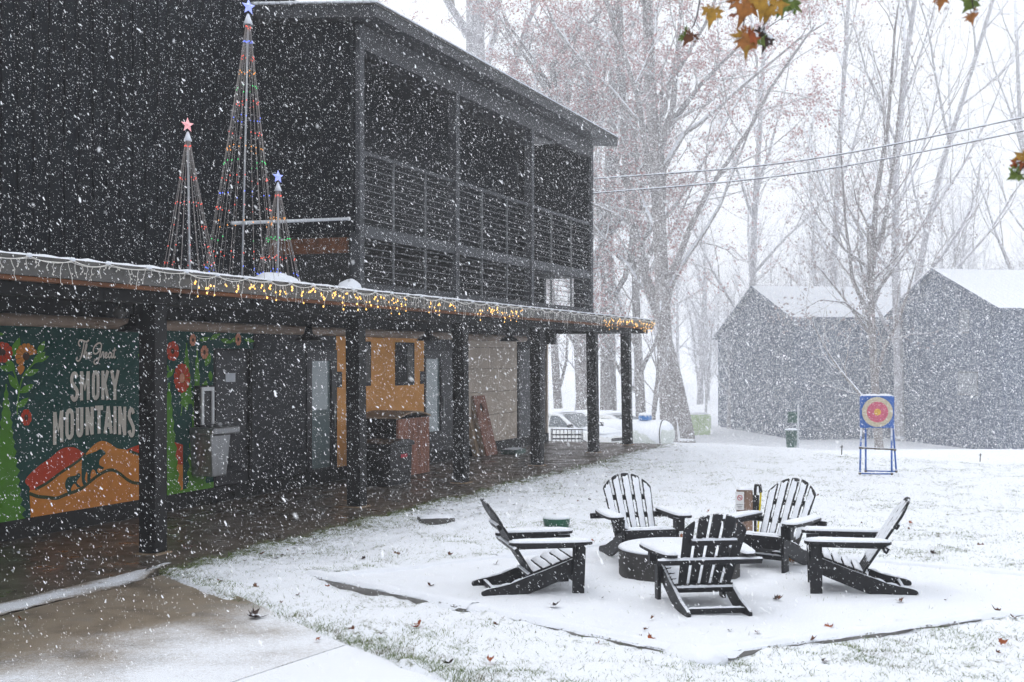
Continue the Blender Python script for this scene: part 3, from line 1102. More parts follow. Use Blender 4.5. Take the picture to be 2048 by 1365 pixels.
flower(262, 420, 105, 125, 9, 'm_orange', z2, 2.0, 6.1)
painted('painted_petal', 'm_orange', smooth([(170, 530), (205, 510), (245, 525), (230, 575), (200, 605), (180, 575)], 3, True), z2, .0056)
flower(20, 380, 100, 100, 7, 'm_red', z2, -1.9, 2.2)
flower(262, 1038, 52, 80, 8, 'm_red', z2, inner=.40)
leaf(-40, 190, 80, .1, z2)
leaf(1390, 400, 110, .6, z2)
flower(1550, 1180, 66, 120, 14, 'm_red', z4, inner=.36, centre='m_peach')
flower(1470, 950, 52, 80, 7, 'm_red', z4, inner=.30)
flower(1643, 855, 26, 50, 8, 'm_peach', z4, inner=.35)
flower(1742, 960, 32, 56, 8, 'm_peach', z4, inner=.35)
flower(2030, 850, 24, 50, 8, 'm_peach', z4, inner=.35)
for a in ((1420, 1180, 100, -.9), (1440, 1120, 90, -2.2), (1700, 860, 90, -.3), (1790, 850, 100, -.5), (1880, 850, 100, .3), (1960, 870, 90, -.4), (2080, 850, 90, .2), (1750, 1080, 120, -1.2), (1760, 1200, 120, 1.9), (1560, 1330, 130, 1.3), (1790, 1120, 90, 1.5)):
    leaf(*a, z4)
stem([(1550, 1300), (1552, 1400), (1540, 1500)], z4)


# lettering, stroke by stroke
def arc(cx, cy, rx, ry, a0, a1, k=7):
    return [(cx + rx * math.cos(R(a0 + (a1 - a0) * i / k)), cy + ry * math.sin(R(a0 + (a1 - a0) * i / k))) for i in range(k + 1)]


def glyph(ch):
    """strokes in a unit cell, x right, y down, 0..1"""
    if ch == 'S':
        return [arc(.5, .27, .40, .20, -20, -180) + arc(.5, .30, .40, .16, 180, 150, 2) + [(.5, .5)] + arc(.5, .72, .40, .17, -30, 0, 2) + arc(.5, .74, .40, .20, 0, 165)]
    if ch == 'M':
        return [[(.08, 1), (.08, 0)], [(.10, .02), (.5, .62), (.90, .02)], [(.92, 0), (.92, 1)]]
    if ch == 'O':
        return [arc(.5, .24, .40, .19, -180, 0) + arc(.5, .76, .40, .19, 0, 180) + [(.10, .24)]]
    if ch == 'K':
        return [[(.1, 0), (.1, 1)], [(.88, 0), (.16, .62)], [(.40, .42), (.9, 1)]]
    if ch == 'Y':
        return [[(.02, 0), (.5, .56)], [(.98, 0), (.5, .56)], [(.5, .50), (.5, 1)]]
    if ch == 'U':
        return [[(.1, 0), (.1, .74)] + arc(.5, .76, .40, .19, 180, 0) + [(.9, 0)]]
    if ch == 'N':
        return [[(.1, 1), (.1, 0)], [(.12, .03), (.88, .97)], [(.9, 1), (.9, 0)]]
    if ch == 'T':
        return [[(0, .05), (1, .05)], [(.5, .05), (.5, 1)]]
    if ch == 'A':
        return [[(.06, 1), (.5, 0)], [(.5, 0), (.94, 1)], [(.2, .68), (.8, .68)]]
    if ch == 'I':
        return [[(.5, 0), (.5, 1)]]


def letter(ch, x0, x1, tl, tr, bl, br, w, zf):
    """cell given by its left and right columns and the rows of its four corners"""
    for mat, dx, dy, d, ww in (('m_shadow', 8, 8, .0060, w * 1.05), ('m_cream', 0, 0, .0072, w)):
        L_ = []
        for st_ in glyph(ch):
            L_.append([(x0 + (x1 - x0) * a + dx, (tl + (tr - tl) * a) * (1 - b) + (bl + (br - bl) * a) * b + dy) for a, b in st_])
        o = strokes('letter' if mat == 'm_cream' else 'letter_shadow', mat, L_, ww, zf, d)
    return o


for ch, x0, x1, t0, t1, b0, b1 in (('S', 712, 782, 575, 570, 880, 872), ('M', 812, 893, 572, 570, 866, 862), ('O', 932, 992, 568, 566, 858, 856), ('K', 1028, 1092, 566, 565, 858, 858), ('Y', 1120, 1192, 562, 560, 860, 858)):
    letter(ch, x0, x1, t0, t1, b0, b1, .052, z2)
for ch, x0, x1, t0, t1, b0, b1 in (('M', 541, 624, 985, 968, 1318, 1285), ('O', 664, 732, 958, 948, 1262, 1250), ('U', 774, 826, 942, 936, 1236, 1228), ('N', 869, 932, 935, 930, 1218, 1210), ('T', 955, 1036, 928, 926, 1202, 1200),
                                   ('A', 1052, 1124, 925, 925, 1200, 1200), ('I', 1146, 1168, 925, 925, 1205, 1206), ('N', 1198, 1262, 926, 930, 1210, 1220), ('S', 1296, 1350, 932, 938, 1228, 1248)):
    letter(ch, x0, x1, t0, t1, b0, b1, .054, z2)
script = {
    'T': [smooth([(806, 318), (790, 300), (792, 270), (815, 256), (845, 268), (872, 272), (893, 255)], 5), smooth([(846, 270), (838, 320), (826, 380), (812, 430), (795, 462), (775, 465), (766, 446), (778, 428)], 5)],
    'h': [smooth([(836, 432), (846, 385), (858, 330), (864, 300), (872, 300), (868, 330), (852, 385), (842, 436)], 5), smooth([(844, 420), (858, 386), (870, 380), (872, 398), (866, 425), (874, 436), (884, 428)], 5)],
    'e': [smooth([(884, 424), (902, 408), (908, 392), (899, 384), (888, 396), (885, 420), (894, 436), (908, 432), (920, 420)], 5)],
    'G': [smooth([(1016, 335), (1020, 305), (1005, 286), (980, 292), (952, 318), (938, 352), (942, 384), (960, 396), (985, 380), (1006, 352), (1012, 348), (1006, 392), (996, 440), (982, 480), (962, 498), (946, 488), (948, 466), (975, 446), (1014, 424)], 5), smooth([(982, 352), (1000, 346), (1022, 344)], 4)],
    'r': [smooth([(1014, 430), (1026, 392), (1032, 378), (1044, 384), (1040, 408), (1042, 430), (1054, 424)], 5)],
    'e.': [smooth([(1054, 422), (1072, 406), (1076, 388), (1066, 382), (1058, 398), (1058, 424), (1068, 436), (1088, 420)], 5)],
    'a': [smooth([(1122, 392), (1108, 382), (1094, 398), (1092, 424), (1102, 434), (1116, 418), (1126, 388), (1122, 420), (1128, 434), (1138, 424)], 5)],
    't': [smooth([(1138, 424), (1150, 372), (1156, 330), (1148, 385), (1146, 424), (1154, 434), (1164, 420)], 5), smooth([(1130, 366), (1168, 352)], 3)],
}
for ch, L_ in script.items():
    strokes('letter_shadow', 'm_shadow', [[(x + 7, y + 8) for x, y in q] for q in L_], .024, z2, .0060)
    strokes('letter', 'm_cream', L_, .021, z2, .0074)

# ------------------------------------------------------------------ things on and under the porch
# hanging barn lamps
for u, v, lab in ((268, 664, 'black barn lamp shade hanging just left of the nearest porch post'), (617, 682, 'black barn lamp shade hanging above the dark glazed door'),
                  (856, 682, 'black barn lamp shade hanging beside the orange wall'), (1018, 683, 'black barn lamp shade hanging over the warm grey panels')):
    s, z = onwall(u, v, -1.45)
    o = lthing('barn_lamp', s, -1.45, z)
    mb = MB()
    mb.lathe([(.205, 0), (.20, .012), (.15, .06), (.07, .10), (.055, .15), (.05, .20), (.0, .21)], sides=24)
    mb.build('shade', M['black_plastic'], o, True)
    mb = MB()
    mb.tube([(0, 0, .20), (0, 0, 2.615 - z)], .013, 8)
    mb.build('stem', M['black_plastic'], o)
    mb = MB()
    mb.ball((0, 0, .06), .035, 8, 6)
    mb.build('bulb', M['sign_white'], o, True)
    tag(o, lab, 'lamp', 'barn lamps under the porch')

# drinking fountain with bottle filler
fs0, fz = onwall(378, 985, WN)
ft = lthing('drinking_fountain', onwall(400, 985, WN)[0], WN + .001, 0)
mb = MB()
w = .26
mb.prism([(-.24, .97), (.22, .97), (.12, .42), (-.20, .42)], lambda a, b, d: (a, d, b), -.34, -.004)
mb.build('basin_body', M['steel'], ft, bevel=.015)
mb = MB()
mb.box(-.26, .36, -.40, -.004, .972, 1.07)
mb.build('basin_tray', M['steel'], ft, bevel=.02)
mb = MB()
mb.box(-.15, .17, -.10, -.004, 1.072, 1.62)
bk = mb.build('filler_cabinet', M['black_plastic'], ft, bevel=.01)
mb = MB()
mb.box(-.13, -.085, -.125, -.102, 1.10, 1.60)
mb.box(.105, .15, -.125, -.102, 1.10, 1.60)
mb.box(-.085, .105, -.125, -.102, 1.55, 1.60)
mb.build('filler_frame', M['white_metal'], bk)
mb = MB()
mb.tube([(.22, -.30, 1.07), (.22, -.30, 1.11), (.16, -.30, 1.13)], .014, 8)
mb.build('spout', M['steel'], ft, True)
tag(ft, 'grey steel drinking fountain with bottle filler on the mural wall', 'fountain')

# brown bin stack: black lidded box, tall red-brown cabinet with arched top
s0, s1 = su(752, -1.7), su(858, -1.7)


def lobj(name, s, n):
    return lthing(name, s, n, .012)


# arched cabinet of stained boards, standing against the orange wall
ca = lobj('storage_cabinet', su(792, -1.55), -1.55)
mb = MB()
top = [(-.62 + 1.24 * i / 12, .98 + .085 * math.sin(math.pi * i / 12)) for i in range(13)]
for i in range(12):
    a, b = top[i], top[i + 1]
    mb.prism([(a[0], a[1]), (b[0], b[1]), (b[0], b[1] + .025), (a[0], a[1] + .025)], lambda p, q, d: (p, d, q), -.36, .40)
mb.build('arched_top', M['raw_board'], ca)
mb = MB()
mb.box(-.60, .60, -.30, .36, .04, .985)
mb.build('carcass', M['black_wood'], ca)
for k in range(5):
    mb = MB()
    mb.box(.602, .62, -.33 + k * .142, -.195 + k * .142, .02, .97)
    if k != 2:
        mb.build('side_board', M['rust_board'], ca)
for k in range(8):
    mb = MB()
    mb.box(-.60 + k * .151, -.455 + k * .151, -.335, -.302, .02, .97)
    mb.build('front_board', M['rust_board'], ca)
tag(ca, 'red brown board cabinet with a curved top against the orange wall', 'cabinet')

gb = lobj('deck_box', su(775, -1.0), -1.02)
mb = MB()
mb.prism([(-.36, 0), (.36, 0), (.40, .60), (-.40, .60)], lambda a, b, d: (a, d, b), -.26, .26)
bd = mb.build('body', M['black_plastic'], gb, bevel=.02)
mb = MB()
mb.prism([(-.43, .602), (.43, .602), (.42, .66), (.25, .70), (-.25, .70), (-.42, .66)], lambda a, b, d: (a, d, b), -.29, .29)
mb.build('lid', M['black_plastic'], gb, bevel=.01)
mb = MB()
mb.box(-.02, .20, -.266, -.262, .42, .475)
mb.build('label_print', M['red_print'], bd)
tag(gb, 'black plastic box with a small red label in front of the cabinet', 'box')

# two cornhole boards leaning on the grey panels
for k, (u, dn, mt, lab) in enumerate(((986, .0, 'rust_board', 'red stained game board with a round hole leaning outermost on the grey panels'), (968, -.14, 'raw_board', 'pale brown game board leaning behind the red one'))):
    s = su(u, -1.7 + dn)
    o = lobj('game_board', s, -1.72 + dn)
    o.rotation_euler = (R(-14), 0, LROT)
    mb = MB()
    hw, hh = .30, 1.24
    hole = [(.0 + .085 * math.cos(q * math.pi / 8), 1.0 + .085 * math.sin(q * math.pi / 8)) for q in range(16)]
    outer = [(hw, 1.0), (hw, hh), (0, hh), (-hw, hh), (-hw, 1.0), (-hw, 0), (0, 0), (hw, 0)]
    vs, fs = [], []
    for yy in (-.012, .012):
        vs += [(a, yy, b) for a, b in outer] + [(a, yy, b) for a, b in hole]
    for base, flip in ((0, False), (24, True)):
        for i in range(8):
            q = [base + i, base + (i + 1) % 8, base + 8 + (2 * i + 2) % 16, base + 8 + (2 * i + 1) % 16, base + 8 + 2 * i]
            fs.append(tuple(q if not flip else q[::-1]))
    for i in range(8):
        fs.append((i, 24 + i, 24 + (i + 1) % 8, (i + 1) % 8))
    for i in range(16):
        fs.append((8 + i, 8 + (i + 1) % 16, 32 + (i + 1) % 16, 32 + i))
    mb.add(vs, fs)
    mb.build('playing_face', M[mt], o)
    for a, b, c, d_ in ((-hw, -hw + .03, 0, hh), (hw - .03, hw, 0, hh), (-hw + .03, hw - .03, 0, .03), (-hw + .03, hw - .03, hh - .03, hh)):
        mb = MB()
        mb.box(a, b, .0125, .10, c, d_)
        mb.build('frame_board', M['raw_board'], o)
    tag(o, lab, 'game board')

# low blue-grey tray on the floor by the far door
tr = lobj('boot_tray', su(1022, -1.5), -1.45)
mb = MB()
mb.prism([(-.25, 0), (.25, 0), (.28, .10), (-.28, .10)], lambda a, b, d: (a, d, b), -.18, .18)
mb.build('tray_body', M['bin_green'], tr, bevel=.01)
mb = MB()
mb.cap((-.27, -.17, .101), (.27, -.17, .101), (.27, .17, .101), (-.27, .17, .101), .02)
mb.build('snow_cover', M['snow'], tr, True)
tag(tr, 'small low bin topped with snow on the floor past the game boards', 'bin')

# ------------------------------------------------------------------ icicle lights along the roof edge
ic = empty('icicle_lights', (OX, OY, 0), LROT)
rg = random.Random(21)
lit_rng = [(onwall(a, 600, .62)[0], onwall(b, 600, .62)[0]) for a, b in ((388, 560), (560, 812), (846, 915), (952, 1042), (1203, 1308))]
main, wires, bulbs, dead, snowbits = MB(), MB(), MB(), MB(), MB()
s = -4.0
anchor = [s]
while s < PE - .02:
    s += rg.uniform(.42, .62)
    anchor.append(min(s, PE - .02))
for a, b in zip(anchor[:-1], anchor[1:]):
    sag = rg.uniform(.015, .055)
    pts = [(a + (b - a) * q / 6, -.625 + rg.uniform(-.006, .006), 2.825 - sag * 4 * (q / 6) * (1 - q / 6)) for q in range(7)]
    main.tube(pts, .0048, 4)
    sag2 = rg.uniform(.005, .03)
    main.tube([(a + (b - a) * q / 5, -.612, 2.812 - sag2 * 4 * (q / 5) * (1 - q / 5)) for q in range(6)], .0036, 4)
    snowbits.ball((a, -.62, 2.835), .024, 6, 5, (1.6, 1, .8))
    nd = 6
    for q in range(nd):
        f = (q + rg.uniform(.2, .8)) / nd
        ss = a + (b - a) * f
        z = 2.825 - sag * 4 * f * (1 - f)
        ln = rg.choice((.03, .05, .06, .08, .10, .13, .17, .22))
        islit = any(l0 <= ss <= l1 for l0, l1 in lit_rng) and not (rg.random() < .12)
        pts = [(ss, -.627, z)]
        cx, cn = 0, 0
        k = max(3, int(ln / .035))
        for i in range(1, k + 1):
            cx += rg.uniform(-.024, .024)
            cn += rg.uniform(-.012, .012)
            pts.append((ss + cx, -.627 + cn, z - ln * i / k))
        wires.tube(pts, .0024, 4)
        for i in range(1, k + 1):
            if i % 2 == 0 or i == k:
                p = pts[i]
                off_ = (rg.uniform(-.02, .02), rg.uniform(-.012, .012), rg.uniform(-.016, .0))
                c = (p[0] + off_[0], p[1] + off_[1], p[2] + off_[2])
                (bulbs if islit else dead).ball(c, rg.uniform(.0065, .0105) if islit else .006, 6, 4, (1, 1, 1.35))
                wires.tube([p, c], .0020, 3)
main.build('main_wire', M['white_wire'], ic)
wires.build('drop_wires', M['white_wire'], ic, kind='stuff')
bulbs.build('lit_bulbs', M['bulb_warm'], ic, kind='stuff')
dead.build('unlit_bulbs', M['white_wire'], ic, kind='stuff')
snowbits.build('snow_clumps', M['snow'], ic, True, kind='stuff')
tag(ic, 'string of icicle lights, partly lit warm yellow, along the porch roof edge', 'string lights')


# ------------------------------------------------------------------ light-strand trees on the porch roof
def light_tree(u, utop, vstar, n, rbase, nstr, starmat, rows, label, rstar, dots):
    s, _ = onwall(u, 545, n)
    _, zt = onwall(u, vstar, n)
    o = lthing('light_tree', s, n, 2.90)
    H_ = zt - 2.90
    dx = onwall(utop, vstar, n)[0] - s
    cz = H_ - rstar * 1.35
    mb = MB()
    mb.tube([(0, 0, 0), (dx * cz / H_, 0, cz)], .0125, 8)
    mb.build('pole', M['grey_pole'], o, True)
    mb = MB()
    mb.lathe([(rstar * .55, 0), (rstar * .30, rstar * .7), (rstar * .12, rstar * 1.2), (0, rstar * 1.25)], (dx * (cz - .08) / H_, 0, cz - rstar * .7), 12)
    mb.build('cone_cap', M['snow'], o, True)
    star = []
    for q in range(10):
        a = math.pi / 2 + q * math.pi / 5
        rr = rstar if q % 2 == 0 else rstar * .42
        star.append((rr * math.cos(a), rr * math.sin(a)))
    mb = MB()
    c = (dx, 0, H_)
    ca_, sa_ = math.cos(-R(20)), math.sin(-R(20))
    fr = [(c[0] + (a * .93), c[1] - a * .36, c[2] + b) for a, b in star]
    mid0 = (c[0] - .02, c[1] - .05, c[2])
    mid1 = (c[0] + .02, c[1] + .05, c[2])
    mb.add(fr + [mid0, mid1], [(q, (q + 1) % 10, 10) for q in range(10)] + [((q + 1) % 10, q, 11) for q in range(10)])
    mb.build('star', M[starmat], o)
    rg = random.Random(int(u))
    st_, bl = MB(), {}
    for q in range(nstr):
        a = 2 * math.pi * (q + rg.uniform(-.15, .15)) / nstr
        top = Vector((dx * cz / H_ + .02 * math.cos(a), .02 * math.sin(a), cz - .02))
        bot = Vector((rbase * math.cos(a), rbase * math.sin(a) * .9, -.02))
        mid = (top + bot) / 2 + Vector((0, 0, -.02)) - Vector((math.cos(a), math.sin(a), 0)) * rbase * .05
        pl = []
        for i in range(7):
            f = i / 6
            pl.append((top * (1 - f) ** 2 + mid * 2 * f * (1 - f) + bot * f * f))
        st_.tube(pl, .0032, 3)
        for f, key in rows:
            if rg.random() < .6:
                f2 = f + rg.uniform(-.006, .006)
                p = top * (1 - f2) ** 2 + mid * 2 * f2 * (1 - f2) + bot * f2 * f2
                bl.setdefault(key, MB()).ball(p, dots, 6, 4, (1, 1, 1.4))
    st_.build('strands', M['clear_wire'], o, kind='stuff')
    for key, m_ in bl.items():
        m_.build(key.replace('bulb_', '') + '_bulbs', M[key], o, kind='stuff')
    tag(o, label, 'light tree', 'light strand trees on the porch roof')
    return o


cyc = ['bulb_red', 'bulb_blue', 'bulb_red', 'bulb_orange', 'bulb_green', 'bulb_red', 'bulb_blue', 'bulb_red', 'bulb_orange', 'bulb_green', 'bulb_red', 'bulb_blue', 'bulb_red', 'bulb_orange', 'bulb_green', 'bulb_red', 'bulb_blue']
light_tree(380, 375, 252, -.6, .34, 18, 'star_red', [(.06, 'bulb_red'), (.28, 'bulb_red'), (.46, 'bulb_red'), (.62, 'bulb_red'), (.76, 'bulb_red'), (.88, 'bulb_red'), (.95, 'bulb_blue')], 'slim light tree with a red star, leftmost on the porch roof', .088, .0058)
light_tree(484, 497, 8, -.6, .50, 20, 'star_blue', [(.03 + .057 * i, cyc[i % len(cyc)]) for i in range(17)], 'tallest light tree, its blue star at the top of the picture', .105, .0066)
light_tree(556, 556, 354, -.6, .33, 18, 'star_blue', [(.08, 'bulb_red'), (.30, 'bulb_orange'), (.50, 'bulb_green'), (.70, 'bulb_red'), (.86, 'bulb_blue')], 'short light tree with a blue star, rightmost on the porch roof', .088, .0064)
# loose horizontal pole tied across the tall tree
pa, pb = onwall(463, 447, -.66), onwall(697, 438, -.66)
pz = lthing('cross_pole', pa[0], -.66, pa[1])
mb = MB()
mb.tube([(0, 0, 0), (pb[0] - pa[0], 0, pb[1] - pa[1])], .022, 8)
mb.build('tube', M['grey_pole'], pz, True)
mb = MB()
mb.lathe([(.027, -.02), (.027, .02)], sides=10, axis='x', c=(pb[0] - pa[0], 0, pb[1] - pa[1]))
mb.build('end_cap', M['white_metal'], pz)
tag(pz, 'grey metal pole lying level across the light trees', 'pole')

# ------------------------------------------------------------------ fire circle: timber edging, ring, five chairs
def gz(x, y):
    return float(ground_z(np.array([x]), np.array([y]))[0])


tim_labels = ['snow topped landscape timber edging the fire circle towards the walk', 'snow topped timber along the near right side of the fire circle', 'mostly buried timber on the far right side of the fire circle', 'mostly buried timber on the far left side of the fire circle']
for i in range(4):
    (ax, ay), (bx, by) = PAD[i], PAD[(i + 1) % 4]
    ln = math.hypot(bx - ax, by - ay)
    o = empty('edging_timber', (ax, ay, 0), math.atan2(by - ay, bx - ax))
    nb = 2
    hgt = [.064, .052, .028, .030][i]
    for k in range(nb):
        mb = MB()
        x0, x1 = ln * k / nb + (.0 if k == 0 else .006), ln * (k + 1) / nb - (.10 if k == nb - 1 else .006)
        dz = -.01 * k
        mb.box(x0, x1, -.065, .065, -.05, hgt + dz)
        mb.build('beam', M['timber'], o, bevel=.02)
        mb = MB()
        segs = int((x1 - x0) / .09)
        rg = np.random.default_rng(i * 7 + k)
        vs = []
        for q in range(segs + 1):
            x = x0 - .02 + (x1 - x0 + (.07 if k == nb - 1 else .02)) * q / segs
            for j in range(7):
                f = j / 6
                jit = rg.uniform(-.012, .012)
                show = (i == 0 and ((k == 0 and .12 < x < .85) or float(vnoise(x * 1.6, i + 3.3, 6)) > .22)) or (i == 1 and float(vnoise(x * 1.3, 7.7, 6)) > .28)
                y = -.07 - jit + f * .18
                z = hgt + dz + .002 + .022 * math.sin(math.pi * min(1, f * 1.15)) ** .6 * (1 + rg.uniform(-.25, .25))
                if j == 0:
                    z = hgt + dz - .012 + rg.uniform(-.013, .006) if show else .012 + rg.uniform(-.02, .01)
                    y = y if show else -.095 + jit
                if j >= 5:
                    z = (.034 + rg.uniform(0, .01)) if j == 5 else -.02
                vs.append((x, y, z))
        fs = [(q * 7 + j, (q + 1) * 7 + j, (q + 1) * 7 + j + 1, q * 7 + j + 1) for q in range(segs) for j in range(6)]
        mb.add(vs, fs)
        mb.build('snow_ridge', M['snow'], o, True)
    mb = MB()
    rg = np.random.default_rng(60 + i)
    mb.ball((ln - .04, .03, .0), 1, 20, 12, (.24, .20, hgt + .035))
    mb.v = [(x + rg.normal(0, .008), y + rg.normal(0, .008), z + .02 * (float(vnoise(x * 11, y * 11, 4)) - .5)) for x, y, z in mb.v]
    mb.build('corner_drift', M['snow'], o, True)
    tag(o, tim_labels[i], 'timber')

pit = empty('fire_pit', (PIT[0], PIT[1], 0))
mb = MB()
mb.lathe([(.545, -.03), (.550, .0), (.550, .235), (.558, .245), (.56, .255), (.51, .257)], sides=64)
mb.build('ring_wall', M['pit_metal'], pit, True)
mb = MB()
prof = [(.558, .257), (.550, .270), (.53, .279), (.48, .285), (.35, .289), (.15, .293), (.0, .294)]
mb.lathe(prof, sides=64)
mb.build('snow_lid', M['snow'], pit, True)
tag(pit, 'round dark fire pit ring filled level with snow', 'fire pit')


def chair(origin, facing, label, plaster, seed):
    x0, y0 = origin
    rz = math.atan2(facing[1], facing[0]) - math.pi / 2
    o = empty('adirondack_chair', (x0, y0, gz(x0, y0) - .004), rz)
    rg = random.Random(seed)
    bl = M['black_lumber']
    sn = M['snow']
    for sx in (-1, 1):
        # front leg
        mb = MB()
        mb.prism([(.30, -.01), (.40, -.01), (.415, .43), (.305, .43)], lambda a, b, d: (d, a, b), sx * .275 - .015, sx * .275 + .015)
        mb.build('front_leg', bl, o, bevel=.004)
        mb = MB()
        mb.prism([(.32, .30), (.39, .30), (.40, .43), (.33, .43)], lambda a, b, d: (d, a, b), sx * .292, sx * .35)
        mb.build('arm_bracket', bl, o, bevel=.004)
        # side rail running down to a skid
        prof = smooth([(.375, .315), (.385, .26), (.36, .185), (.10, .075), (-.12, .0), (-.36, -.012), (-.455, .004), (-.47, .035), (-.43, .062), (-.33, .080), (-.22, .105), (-.10, .150), (.05, .200), (.22, .262)], 3, True)
        mb = MB()
        mb.prism(prof, lambda a, b, d: (d, a, b), sx * .243 - .014, sx * .243 + .014)
        rail = mb.build('side_rail', bl, o, bevel=.003)
        mb = MB()
        pr = [(-.45, .052), (-.40, .068), (-.33, .081), (-.22, .106), (-.12, .143)]
        for (a, b), (c, d) in zip(pr[:-1], pr[1:]):
            mb.cap((sx * .243 - .014, a, b), (sx * .243 + .014, a, b), (sx * .243 + .014, c, d), (sx * .243 - .014, c, d), .014, 3, 3, .1, seed=seed)
        mb.build('snow_cover', sn, rail, True)
        # arm: wide paddle, rounded front
        out = smooth([(.255, .30), (.265, .40), (.305, .445), (.36, .452), (.405, .43), (.425, .36), (.422, .15), (.40, -.05), (.375, -.20), (.33, -.245), (.27, -.24), (.258, -.10), (.255, .10)], 3, True)
        mb = MB()
        mb.prism(out, lambda a, b, d: (sx * a, b, d), .432, .458)
        arm = mb.build('armrest', bl, o, bevel=.004)
        mb = MB()
        inn = [((a - .335) * .94 + .335, (b - .1) * .97 + .1) for a, b in out]
        n = len(inn)
        rg2 = np.random.default_rng(seed + sx)
        vs, fs = [], []
        for ring, (k, h) in enumerate(((1.03, .459), (1.0, .470), (.80, .479), (.45, .482))):
            for a, b in inn:
                vs.append((sx * (.335 + (a - .335) * k), .1 + (b - .1) * (k if k < 1 else 1 + (k - 1) * .3), h + (rg2.uniform(-.0025, .0025) if ring else 0)))
        for ring in range(3):
            for q in range(n):
                fs.append((ring * n + q, ring * n + (q + 1) % n, (ring + 1) * n + (q + 1) % n, (ring + 1) * n + q))
        fs.append(tuple(range(3 * n, 4 * n)))
        mb.add(vs, fs)
        mb.build('snow_cover', sn, arm, True)
        mb = MB()
        mb.box(sx * .30 - .012, sx * .30 + .012, -.20, .32, .395, .431)
        mb.build('arm_apron', bl, o, bevel=.003)
    # seat slats follow the rail's slope
    slope = [(.375, .318), (.22, .266), (.05, .205), (-.10, .155)]

    def zs_(y):
        for (a, b), (c, d) in zip(slope[:-1], slope[1:]):
            if c <= y <= a:
                return b + (d - b) * (a - y) / (a - c)
        return slope[-1][1]
    for k in range(5):
        yc = .335 - k * .083
        z = zs_(yc) + .009
        dz = (zs_(min(.37, yc + .02)) - zs_(yc - .02)) / .04
        mb = MB()
        mb.prism([(yc - .034, z - .034 * dz - .009), (yc + .034, z + .034 * dz - .009), (yc + .034, z + .034 * dz + .009), (yc - .034, z - .034 * dz + .009)], lambda a, b, d: (d, a, b), -.272 + .03, .272 - .03)
        sl = mb.build('seat_slat', bl, o, bevel=.004)
        mb = MB()
        mb.cap((-.238, yc - .033, z - .033 * dz + .010), (.238, yc - .033, z - .033 * dz + .010), (.238, yc + .033, z + .033 * dz + .010), (-.238, yc + .033, z + .033 * dz + .010), .021, 14, 4, .03, seed=seed + k)
        mb.build('snow_cover', sn, sl, True)
    mb = MB()
    mb.box(-.258, .258, .385, .408, .205, .325)
    fa = mb.build('front_apron', bl, o, bevel=.004)
    mb = MB()
    mb.cap((-.258, .386, .326), (.258, .386, .326), (.258, .408, .326), (-.258, .408, .326), .012, 16, 3, .05, seed=seed)
    mb.build('snow_cover', sn, fa, True)
    # back: five fanned slats with an arched top
    b0, b1 = Vector((0, -.02, .155)), Vector((0, -.425, .795))
    dv = (b1 - b0)
    Lb = dv.length
    dv.normalize()
    nv = Vector((0, dv.z, -dv.y))            # facing forward and up
    top_len = [.85, .955, 1.0, .955, .85]
    for k in range(5):
        c0, c1 = (k - 2) * .089, (k - 2) * .106
        L_ = Lb * top_len[k]
        hw0, hw1 = .0315, .0400
        topz = lambda x: Lb * (1 - .205 * (abs(x) / .252) ** 2.3)
        L_ = topz(c1)
        tl = (topz(c1 - hw1) - L_, topz(c1 + hw1) - L_)
        out = [(c0 - hw0, 0), (c0 + hw0, 0)] + [(c1 + hw1 * q, topz(c1 + hw1 * q) - (.008 if abs(q) == 1 else 0)) for q in (1, .8, .4, 0, -.4, -.8, -1)]
        mb = MB()
        mb.prism(out, lambda a, b, d: b0 + Vector((a, 0, 0)) + dv * b + nv * d, -.010, .010)
        sl = mb.build('back_slat', bl, o, bevel=.003)
        if plaster:
            mb = MB()
            q = .94
            P = lambda a, b: b0 + Vector((a, 0, 0)) + dv * b + nv * .0105
            zlo = .10
            mb.cap(P(c0 - hw0 * q, zlo), P(c0 + hw0 * q, zlo), P(c1 + hw1 * q * .9, L_ + tl[1] - .006), P(c1 - hw1 * q * .9, L_ + tl[0] - .006), .009, 4, 18, .10, up=nv, rough=.5, seed=seed + 9 * k)
            mb.build('snow_cover', sn, sl, True)
    for t_, w_, nm in ((.66, .185, 'upper_brace'), (.40, .425, 'arm_brace'), (.02, .23, 'lower_brace')):
        c = b0 + dv * (Lb * t_) - nv * .026
        mb = MB()
        mb.obox(c + Vector((-w_, 0, 0)), c + Vector((w_, 0, 0)), nv, .05, .03)
        br = mb.build(nm, bl, o, bevel=.004)
        mb = MB()
        e1 = c + dv * .0255 - nv * .014
        e2 = c + dv * .0255 + nv * .014
        mb.cap(e1 + Vector((-w_, 0, 0)), e1 + Vector((w_, 0, 0)), e2 + Vector((w_, 0, 0)), e2 + Vector((-w_, 0, 0)), .011, 20, 3, .03, up=dv, rough=.9, seed=seed + 3)
        mb.build('snow_cover', sn, br, True)
    for y, z, hw in ((-.36, .04, .228), (.33, .12, .228)):
        mb = MB()
        mb.box(-hw, hw, y - .014, y + .014, z - .022, z + .022)
        cb = mb.build('cross_bar', bl, o, bevel=.004)
        mb = MB()
        mb.cap((-hw, y - .014, z + .0225), (hw, y - .014, z + .0225), (hw, y + .014, z + .0225), (-hw, y + .014, z + .0225), .012, 14, 3, .05, seed=seed)
        mb.build('snow_cover', sn, cb, True)
    tag(o, label, 'chair', 'black chairs around the fire pit')
    return o


